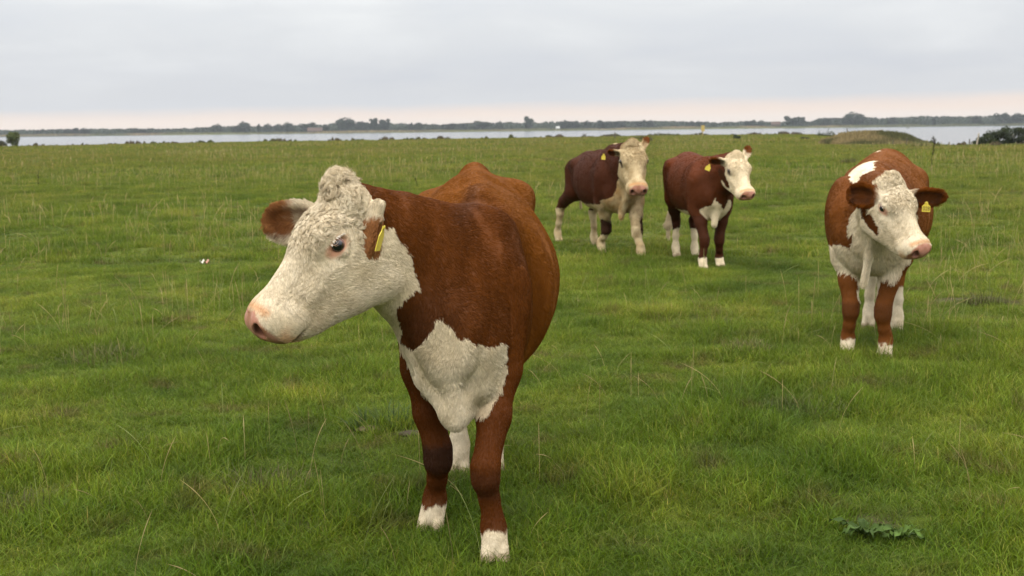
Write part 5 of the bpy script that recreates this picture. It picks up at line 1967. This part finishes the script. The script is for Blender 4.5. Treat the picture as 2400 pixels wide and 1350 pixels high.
def paint_right(c, V, Nn, tg, Q):
    col, wet, hair, rag, hd, ear, lg, nz1, nz2 = paint_common(c, V, Nn, tg, Q)
    back = 1 - sstep(V[:, 0] + 0.1 * nz1, 0.0, 0.3)
    col[:] = mixc(col, col * np.array([1.25, 1.3, 1.2]), back)
    wcol = paint_head(c, V, Nn, tg, Q, col, wet, hair, hd, ear, nz1, nz2, rag)
    py = V[:, 1] + rag * 1.3; pz = V[:, 2] + rag
    fx = V[:, 0] > 0.36
    chest = [(-0.30, 0.77), (-0.2, 0.80), (-0.10, 0.78), (-0.09, 0.86), (-0.12, 0.93), (-0.08, 1.05), (0.0, 1.12), (0.2, 1.1), (0.34, 0.9), (0.31, 0.72),
             (0.22, 0.66), (0.18, 0.55), (0.08, 0.56), (0.05, 0.42), (-0.05, 0.42), (-0.08, 0.57), (-0.20, 0.62), (-0.26, 0.68)]
    ch = in_poly(py, pz, chest) & fx & ~ear & ~hd
    col[ch] = wcol[ch]
    hair[ch] = (0.040, 0.15, 1.5)
    # brown patch behind the cheek
    d = np.sqrt(((Q[:, 0] - 0.135) / 0.125) ** 2 + ((Q[:, 2] + 0.225) / 0.040) ** 2)
    pt = (d + nz2 * 0.12 < 1) & (Q[:, 1] < -0.02) & (hd | (tg == TAGID['neck']))
    col[pt] = BROWN * 0.9
    # white patch over the withers and a spot on the rump
    d = ((np.abs(V[:, 0] - 0.32) / 0.25) ** 3 + (np.abs(V[:, 1] + 0.095 - 0.12 * (V[:, 0] - 0.275)) / 0.085) ** 3) ** (1 / 3) + 0.30 * fbm(V, 13, 63, 2)
    wp = (d + rag * 11 < 1) & (V[:, 2] > 1.05)
    col[wp] = WHITE * 1.1
    d = np.hypot(V[:, 0] + 0.45, V[:, 1] + 0.055)
    col[(d < 0.022) & (V[:, 2] > 1.1)] = WHITE
    paint_ear(c, V, tg, Q, col, hair, 'ear_r', wcol, 0.12, tipdark=0.85, inner=(0.05, 0.02, 0.01))
    paint_ear(c, V, tg, Q, col, hair, 'ear_l', wcol, 0.22, tipdark=0.85, inner=(0.05, 0.02, 0.01))
    white_socks(V, tg, col, wcol, rag, dict(fl=0.115, fr=0.135, hl=0.36, hr=0.5))
    m = legs_mask(tg, ('leg_fl', 'leg_fr'))
    dk = m * (1 - sstep(np.abs(V[:, 2] - 0.34) / 0.07, 0.5, 1.1)) * 0.35
    col[:] = mixc(col, DARKB, dk)
    return col, wet, hair


def paint_third(c, V, Nn, tg, Q):
    col, wet, hair, rag, hd, ear, lg, nz1, nz2 = paint_common(c, V, Nn, tg, Q)
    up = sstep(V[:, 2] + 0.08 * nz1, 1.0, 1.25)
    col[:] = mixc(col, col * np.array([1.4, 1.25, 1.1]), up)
    wcol = paint_head(c, V, Nn, tg, Q, col, wet, hair, hd, ear, nz1, nz2, rag)
    py = V[:, 1] + rag * 1.3; pz = V[:, 2] + rag
    fx = V[:, 0] > 0.40
    chest = [(-0.17, 0.68), (-0.12, 0.72), (-0.06, 0.74), (-0.02, 0.83), (0.04, 0.76), (0.10, 0.68), (0.14, 0.80), (0.20, 0.80), (0.22, 0.70), (0.12, 0.60), (0.05, 0.52),
             (0.03, 0.40), (-0.04, 0.40), (-0.06, 0.52), (-0.11, 0.60)]
    ch = in_poly(py, pz, chest) & fx & ~lg
    col[ch] = wcol[ch] * 0.9
    # white belly line
    bl = (V[:, 2] + rag < 0.65) & ~lg & (V[:, 0] < 0.35) & (V[:, 0] > -0.6)
    col[bl] = wcol[bl]
    # brown patch between ear and jaw on the right side
    d = np.sqrt(((Q[:, 0] - 0.14) / 0.14) ** 2 + ((Q[:, 2] + 0.225) / 0.055) ** 2)
    pt = (d + nz2 * 0.12 < 1) & (Q[:, 1] < -0.01) & (hd | (tg == TAGID['neck']))
    col[pt] = BROWN * 0.55
    paint_ear(c, V, tg, Q, col, hair, 'ear_r', wcol, 0.45, tipdark=0.9, inner=(0.03, 0.012, 0.008))
    paint_ear(c, V, tg, Q, col, hair, 'ear_l', wcol, 0.55, tipdark=0.5)
    m = lg & (V[:, 2] < 0.62)
    col[m] *= 0.65
    white_socks(V, tg, col, wcol, rag, dict(fl=0.125, fr=0.15, hl=0.36, hr=0.36))
    tl = (tg == TAGID['tail']) & (V[:, 2] < 0.62)
    col[tl] = wcol[tl]
    hair[tl] = (0.09, 0.05, 3.0)
    return col, wet, hair


def paint_bull(c, V, Nn, tg, Q):
    col, wet, hair, rag, hd, ear, lg, nz1, nz2 = paint_common(c, V, Nn, tg, Q)
    wcol = paint_head(c, V, Nn, tg, Q, col, wet, hair, hd, ear, nz1, nz2, rag)
    tan = mixc(wcol, np.array([0.42, 0.25, 0.10]), np.clip(0.35 + 1.2 * fbm(V, 9, 33, 3), 0, 1) * 0.8)
    py = V[:, 1] + rag * 1.3; pz = V[:, 2] + rag
    fx = V[:, 0] > 0.45
    chest = [(-0.24, 0.72), (-0.16, 0.78), (-0.12, 0.90), (-0.14, 1.05), (-0.13, 1.22), (0.0, 1.3), (0.3, 1.3), (0.3, 0.3), (-0.06, 0.3), (-0.14, 0.5), (-0.24, 0.52)]
    ch = in_poly(py, pz, chest) & fx & ~ear & ~hd
    col[ch] = tan[ch]
    hair[ch] = (0.035, 0.2, 1.5)
    bl = (V[:, 2] + rag < 0.64) & ~lg & (V[:, 0] < 0.5)
    col[bl] = wcol[bl]
    cr = (np.abs(V[:, 1]) < 0.06) & (V[:, 2] > 1.25) & (V[:, 0] > 0.3) & (V[:, 0] < 0.75) & ~hd
    col[cr] = wcol[cr]
    paint_ear(c, V, tg, Q, col, hair, 'ear_r', wcol, 0.55, tipdark=0.9, inner=(0.03, 0.012, 0.008))
    paint_ear(c, V, tg, Q, col, hair, 'ear_l', wcol, 0.60, tipdark=0.5)
    # legs: white with dark patches
    m = legs_mask(tg, ('leg_fl', 'leg_fr')) & (V[:, 2] + rag < 0.66)
    col[m] = wcol[m]
    pt = (tg == TAGID['leg_fr']) & (np.abs(V[:, 2] + rag - 0.36) < 0.10)
    col[pt] = DARKB * 1.3
    d = np.sqrt(((V[:, 2] + rag - 0.42) / 0.11) ** 2 + ((V[:, 1] - 0.16) / 0.05) ** 2)
    pt = (tg == TAGID['leg_fl']) & (d < 1)
    col[pt] = DARKB * 1.3
    m = legs_mask(tg, ('leg_hl', 'leg_hr')) & (V[:, 2] + rag * 2 < 0.50)
    col[m] = wcol[m] * 0.9
    white_socks(V, tg, col, wcol, rag, dict(fl=0.1, fr=0.1, hl=0.1, hr=0.1))
    return col, wet, hair


def build_cows():
    # ---- the cow in front, head turned to its right
    p = Pose((-0.18, 5.05), (-0.055, -1.0))
    c = dict(loc=(-0.18, 5.05, 0), rz=p.rz, res=0.0075, hairs=420000, hair_r=0.00072, paint=paint_front,
             white=WHITE * np.array([0.94, 0.94, 0.94]), label='largest cow in front with white head turned sideways and hairy white chest patch', tent=1.75, wide_at=0.50)
    c['profile'] = [(-0.92, 1.22, 0.98, 0.05, -0.03), (-0.85, 1.32, 0.90, 0.13, -0.03), (-0.70, 1.405, 0.78, 0.21, -0.03), (-0.55, 1.432, 0.70, 0.262, -0.015),
                    (-0.35, 1.43, 0.62, 0.32, 0.0), (-0.15, 1.395, 0.58, 0.362, 0.02), (0.1, 1.355, 0.57, 0.30, 0.06), (0.2, 1.33, 0.58, 0.24, 0.06), (0.3, 1.30, 0.58, 0.21, 0.05),
                    (0.48, 1.22, 0.60, 0.19, 0.02), (0.62, 1.10, 0.64, 0.17, -0.01), (0.72, 1.0, 0.70, 0.10, -0.02)]
    c['body_extra'] = [('el', (-0.55, 0.190, 1.300), (0.12, 0.06, 0.06), 0.13), ('rc', (-0.82, -0.03, 1.315), (-0.55, -0.02, 1.410), 0.022, 0.026, 0.07), ('rc', (-0.55, -0.02, 1.410), (0.12, 0.06, 1.325), 0.026, 0.026, 0.06),
                       ('groove', (0.20, 0.285, 1.22), (0.14, 0.30, 0.62), 0.050, 0.055, 0.05), ('rc', (0.28, 0.165, 1.22), (0.42, 0.215, 0.92), 0.028, 0.030, 0.07),
                       ('rc', (0.66, -0.165, 0.84), (0.695, -0.035, 0.56), 0.022, 0.018, 0.03, 'dewlap'), ('rc', (0.735, -0.005, 0.90), (0.705, 0.0, 0.53), 0.016, 0.022, 0.03, 'dewlap'), ('rc', (0.68, 0.105, 0.84), (0.68, 0.03, 0.57), 0.016, 0.014, 0.03, 'dewlap'), ('el', (-0.55, -0.245, 1.255), (0.12, 0.062, 0.06), 0.12),
                       ('el', (0.35, 0.142, 0.98), (0.18, 0.100, 0.31), 0.045), ('el', (0.36, -0.14, 0.98), (0.18, 0.10, 0.29), 0.05),
                       ('el', (0.56, -0.015, 0.84), (0.15, 0.185, 0.22), 0.08),
                       ('rc', (0.66, -0.06, 0.86), (0.66, -0.005, 0.555), 0.075, 0.040, 0.06, 'dewlap', (1, 0.8)),
                       ('rc', (0.60, 0.06, 0.66), (0.64, 0.005, 0.55), 0.05, 0.035, 0.06, 'dewlap'),
                       ('rc', (0.60, -0.10, 0.68), (0.64, -0.01, 0.55), 0.05, 0.035, 0.06, 'dewlap'),
                       ('rc', (0.64, 0.10, 0.80), (0.63, 0.09, 0.66), 0.05, 0.04, 0.05)]
    c['legs'] = dict(
        fl=[(0.44, 0.13, 1.00, 0.12), (0.50, 0.150, 0.70, 0.080), (0.60, 0.140, 0.53, 0.060), (0.708, 0.112, 0.365, 0.0490), (0.710, 0.112, 0.315, 0.0465), (0.690, 0.124, 0.235, 0.0345),
            (0.688, 0.134, 0.170, 0.0345), (0.690, 0.138, 0.122, 0.0435), (0.715, 0.143, 0.085, 0.0380), (0.732, 0.145, 0.055, 0.036)],
        fr=[(0.40, -0.12, 1.00, 0.12), (0.40, -0.150, 0.68, 0.080), (0.41, -0.132, 0.50, 0.060), (0.418, -0.100, 0.350, 0.0515), (0.414, -0.100, 0.300, 0.0500), (0.380, -0.110, 0.220, 0.0345),
            (0.350, -0.122, 0.160, 0.0345), (0.345, -0.126, 0.118, 0.0435), (0.368, -0.133, 0.080, 0.0380), (0.384, -0.135, 0.055, 0.036)],
        hl=leg_chain(False, (-0.46, 0.055, 0), 1, -0.46, 0.84), hr=leg_chain(False, (-0.445, -0.107, 0), -1, -0.48, 0.86))
    c['toe'] = dict(fl=0.10, fr=-0.12)
    o = p.p(-0.622, 4.24, 1.395)
    c['head'] = head_frame(o, p.d(-0.61, -0.30, -0.73), p.d(0.42, -0.91, 0.0))
    c['head_scale'] = 1.07
    c['neck'] = [((0.36, 0.05, 1.185), (-0.02, 0, -0.115), 0.125, 0.095, 0.08), ((0.46, 0.0, 1.06), (0.05, 0, -0.18), 0.19, 0.125, 0.08),
                 ((0.56, -0.04, 0.92), (0.12, 0, -0.25), 0.165, 0.085, 0.08)]
    c['ear_r'] = (p.d(-0.97, 0.12, -0.06), p.d(-0.10, -0.97, -0.22), 0.255, 0.165, (0.055, -0.085, -0.078))
    c['ear_base'] = dict(ear_l=0.019)
    c['fringe'] = 0.024
    c['ear_brown'] = (0.235, 0.098, 0.035)
    c['ear_l'] = (p.d(-0.14, -0.10, -0.97), p.d(1.0, -0.10, 0.0), 0.135, 0.048, (-0.024, 0.128, -0.118))
    c['tuft'] = 0.060
    c['poll'] = 0.008
    tp = p.p(-0.440, 4.11, 1.285)
    c['ear_tags'] = [(tp, p.d(0.93, -0.22, -0.27), p.d(0.28, 0.0, 0.96), (0.050, 0.086), '')]
    c['tail'] = [(-0.88, -0.03, 1.24, 0.03), (-0.98, -0.03, 1.05, 0.026), (-0.97, -0.03, 0.6, 0.018)]
    make_cow(c)

    # ---- the cow on the right
    p = Pose((2.685, 8.73), (-0.38, -0.925))
    c = dict(loc=(2.685, 8.73, 0), rz=p.rz, res=0.0095, hairs=110000, hair_r=0.0013, paint=paint_right, dirt=0.55, white=WHITE * 1.0, brown=BROWN * np.array([1.42, 1.55, 1.8]),
             label='light red brown cow with white patch over its shoulders and white bowed face', tent=1.8, wide_at=0.47)
    c['profile'] = std_profile(1.04, -0.02, 1.365, 1.44, 0.375, 0.60, 0.235)
    c['body_extra'] = [('el', (-0.53, 0.24, 1.20), (0.11, 0.055, 0.06), 0.10), ('el', (-0.53, -0.24, 1.20), (0.11, 0.055, 0.06), 0.10),
                       ('el', (0.38, 0.16, 0.98), (0.20, 0.11, 0.26), 0.07), ('el', (0.38, -0.205, 0.98), (0.20, 0.12, 0.27), 0.07),
                       ('el', (0.58, 0.0, 0.80), (0.15, 0.20, 0.22), 0.08),
                       ('rc', (0.80, 0.05, 0.93), (0.74, -0.01, 0.56), 0.035, 0.030, 0.05, 'dewlap', (1, 0.6))]
    c['legs'] = dict(fl=leg_chain(True, (0.60, 0.125, 0), 1, 0.52, 0.88, 0.33), fr=leg_chain(True, (0.57, -0.132, 0), -1, 0.52, 0.88, 0.34),
                     hl=leg_chain(False, (-0.48, 0.115, 0), 1, -0.52), hr=leg_chain(False, (-0.70, -0.115, 0), -1, -0.56))
    o = p.p(2.490, 7.78, 1.245)
    c['head'] = head_frame(o, p.d(0.31, -0.52, -0.79), p.d(0.87, 0.48, 0.03))
    c['head_scale'] = 0.98
    c['neck'] = [((0.36, 0.0, 1.19), (-0.02, 0, -0.105), 0.12, 0.095, 0.08), ((0.46, 0.0, 1.02), (0.05, 0, -0.18), 0.19, 0.12, 0.08), ((0.58, 0.0, 0.88), (0.12, 0, -0.25), 0.15, 0.08, 0.08)]
    c['ear_r'] = (p.d(-0.92, 0.34, 0.05), p.d(-0.1, -0.95, -0.25), 0.215, 0.160, (0.060, -0.088, -0.070))
    c['ear_l'] = (p.d(0.98, 0.12, -0.08), p.d(0.0, -0.85, -0.5), 0.310, 0.140, (0.062, 0.085, -0.075))
    c['tuft'] = 0.045
    c['lashes'] = 20
    tp = p.p(2.705, 7.78, 1.110)
    c['ear_tags'] = [(tp, p.d(0.0, -0.95, 0.05), p.d(0.05, 0.0, 1.0), (0.054, 0.060), '028')]
    c['tail'] = [(-0.87, 0, 1.18, 0.03), (-0.96, 0, 1.0, 0.026), (-0.95, 0, 0.55, 0.018)]
    make_cow(c)

    # ---- the dark red cow in the middle
    p = Pose((2.22, 14.2), (0.084, -0.996))
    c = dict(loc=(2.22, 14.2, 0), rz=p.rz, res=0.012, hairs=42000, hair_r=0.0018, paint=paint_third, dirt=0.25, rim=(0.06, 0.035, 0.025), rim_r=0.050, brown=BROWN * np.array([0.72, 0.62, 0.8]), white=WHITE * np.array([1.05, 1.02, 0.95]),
             label='dark red cow with clean white face standing just right of the bull', tent=1.9, wide_at=0.5)
    c['profile'] = std_profile(1.05, 0.05, 1.27, 1.325, 0.345, 0.57)
    c['body_extra'] = [('el', (-0.50, 0.23, 1.16), (0.11, 0.06, 0.06), 0.10), ('el', (-0.50, -0.23, 1.16), (0.11, 0.06, 0.06), 0.10),
                       ('el', (0.46, 0.15, 0.96), (0.20, 0.11, 0.26), 0.08), ('el', (0.46, -0.15, 0.96), (0.20, 0.11, 0.26), 0.08),
                       ('el', (0.64, 0.0, 0.78), (0.17, 0.19, 0.22), 0.08),
                       ('rc', (0.80, 0.05, 0.86), (0.78, 0.0, 0.53), 0.05, 0.045, 0.06, 'dewlap', (1, 0.7))]
    c['legs'] = dict(fl=leg_chain(True, (0.56, 0.128, 0), 1, 0.60, 0.88, 0.335), fr=leg_chain(True, (0.80, -0.128, 0), -1, 0.62, 0.88, 0.335),
                     hl=leg_chain(False, (-0.54, 0.106, 0), 1, -0.50), hr=leg_chain(False, (-0.66, -0.107, 0), -1, -0.52))
    o = p.p(2.475, 13.1, 1.295)
    c['head'] = head_frame(o, p.d(0.19, -0.60, -0.77), p.d(0.95, 0.27, 0.03))
    c['head_scale'] = 0.96
    c['neck'] = [((0.44, 0.0, 1.15), (-0.02, 0, -0.105), 0.12, 0.095, 0.08), ((0.54, 0.0, 1.0), (0.05, 0, -0.18), 0.19, 0.12, 0.08), ((0.66, 0.0, 0.86), (0.12, 0, -0.25), 0.15, 0.08, 0.08)]
    c['ear_r'] = (p.d(-0.95, 0.25, 0.05), p.d(-0.2, -0.6, -0.75), 0.22, 0.11, (0.035, -0.085, -0.055))
    c['ear_l'] = (p.d(0.42, 0.45, 0.78), p.d(0.3, -0.9, 0.2), 0.19, 0.09, (0.03, 0.085, -0.04))
    c['tuft'] = 0.035
    c['lashes'] = 10
    tp = p.p(2.170, 13.10, 1.205)
    c['ear_tags'] = [(tp, p.d(-0.15, -0.95, 0.05), p.d(0.40, 0.0, 0.92), (0.056, 0.066), '')]
    c['tail'] = [(-0.87, 0, 1.13, 0.03), (-0.97, -0.02, 0.98, 0.028), (-0.95, -0.10, 0.70, 0.022), (-0.92, -0.15, 0.42, 0.03), (-0.92, -0.16, 0.28, 0.012)]
    make_cow(c)

    # ---- the bull walking behind
    p = Pose((1.2, 15.75), (0.236, -0.97))
    c = dict(loc=(1.2, 15.75, 0), rz=p.rz, res=0.012, hairs=46000, hair_r=0.0018, paint=paint_bull, name='bull', dirt=1.0, dirtc=(0.55, 0.48, 0.38), rim=(0.05, 0.03, 0.02), rim_r=0.055, stain_shade=1.1, brown=BROWN * np.array([0.50, 0.40, 0.5]), white=WHITE * np.array([0.88, 0.82, 0.68]),
             label='dark brown bull walking forward with broad curly cream head and tan dewlap', tent=2.0, wide_at=0.5)
    c['profile'] = std_profile(1.14, 0.12, 1.33, 1.32, 0.35, 0.54, 0.24)
    c['body_extra'] = [('el', (-0.50, 0.23, 1.14), (0.12, 0.06, 0.06), 0.10), ('el', (-0.50, -0.23, 1.14), (0.12, 0.06, 0.06), 0.10),
                       ('el', (0.58, 0.17, 0.98), (0.22, 0.12, 0.28), 0.08), ('el', (0.58, -0.17, 0.98), (0.22, 0.12, 0.28), 0.08),
                       ('el', (0.62, 0.0, 1.22), (0.30, 0.15, 0.16), 0.10),
                       ('el', (0.80, 0.0, 0.80), (0.19, 0.22, 0.24), 0.08),
                       ('rc', (1.12, 0.0, 0.98), (0.92, -0.05, 0.53), 0.06, 0.05, 0.07, 'dewlap', (1, 0.7))]
    c['legs'] = dict(fl=leg_chain(True, (1.24, 0.105, 0), 1, 0.78, 1.0, 0.34, 0.18), fr=leg_chain(True, (0.34, -0.115, 0), -1, 0.66, 1.0, 0.34, 0.18),
                     hl=leg_chain(False, (-0.70, 0.12, 0), 1, -0.52, 0.95), hr=leg_chain(False, (-1.26, -0.24, 0.02), -1, -0.66, 0.95))
    o = p.p(1.478, 14.5, 1.405)
    c['head'] = head_frame(o, p.d(0.07, -0.62, -0.78), p.d(0.985, 0.10, 0.01))
    c['head_scale'] = 1.21
    c['neck'] = [((0.60, 0.0, 1.24), (-0.02, 0, -0.105), 0.17, 0.11, 0.09), ((0.68, 0.0, 1.04), (0.05, 0, -0.18), 0.23, 0.14, 0.09), ((0.80, 0.0, 0.90), (0.12, 0, -0.25), 0.18, 0.10, 0.08)]
    c['ear_r'] = (p.d(-0.93, 0.35, 0.05), p.d(-0.2, -0.6, -0.75), 0.21, 0.11, (0.055, -0.085, -0.055))
    c['ear_l'] = (p.d(0.45, 0.45, 0.72), p.d(0.3, -0.9, 0.2), 0.20, 0.09, (0.03, 0.085, -0.04))
    c['tuft'] = 0.045
    c['lashes'] = 10
    tp = p.p(1.135, 14.62, 1.300)
    c['ear_tags'] = [(tp, p.d(-0.15, -0.95, 0.05), p.d(0.10, 0.0, 0.98), (0.048, 0.066), '')]
    c['tail'] = [(-0.93, 0, 1.12, 0.03), (-1.03, 0, 0.98, 0.026), (-1.02, 0.02, 0.5, 0.018)]
    make_cow(c)


# ------------------------------------------------------------------ build
build_cow_mats()
build_land_mats()
ground = build_ground(M['soil'])
gv = np.empty(len(ground.data.vertices) * 3, np.float32)
ground.data.vertices.foreach_get('co', gv)
gv = gv.reshape(-1, 3)
ba = ground.data.attributes.new('bare', 'FLOAT', 'POINT')
ba.data.foreach_set('value', bare_at(gv[:, 0].astype(float), gv[:, 1].astype(float)).astype(np.float32))
build_lake()
build_far_shore()
build_shore()
build_cows()
build_grass()
build_stems()
build_near_details()
build_haze()
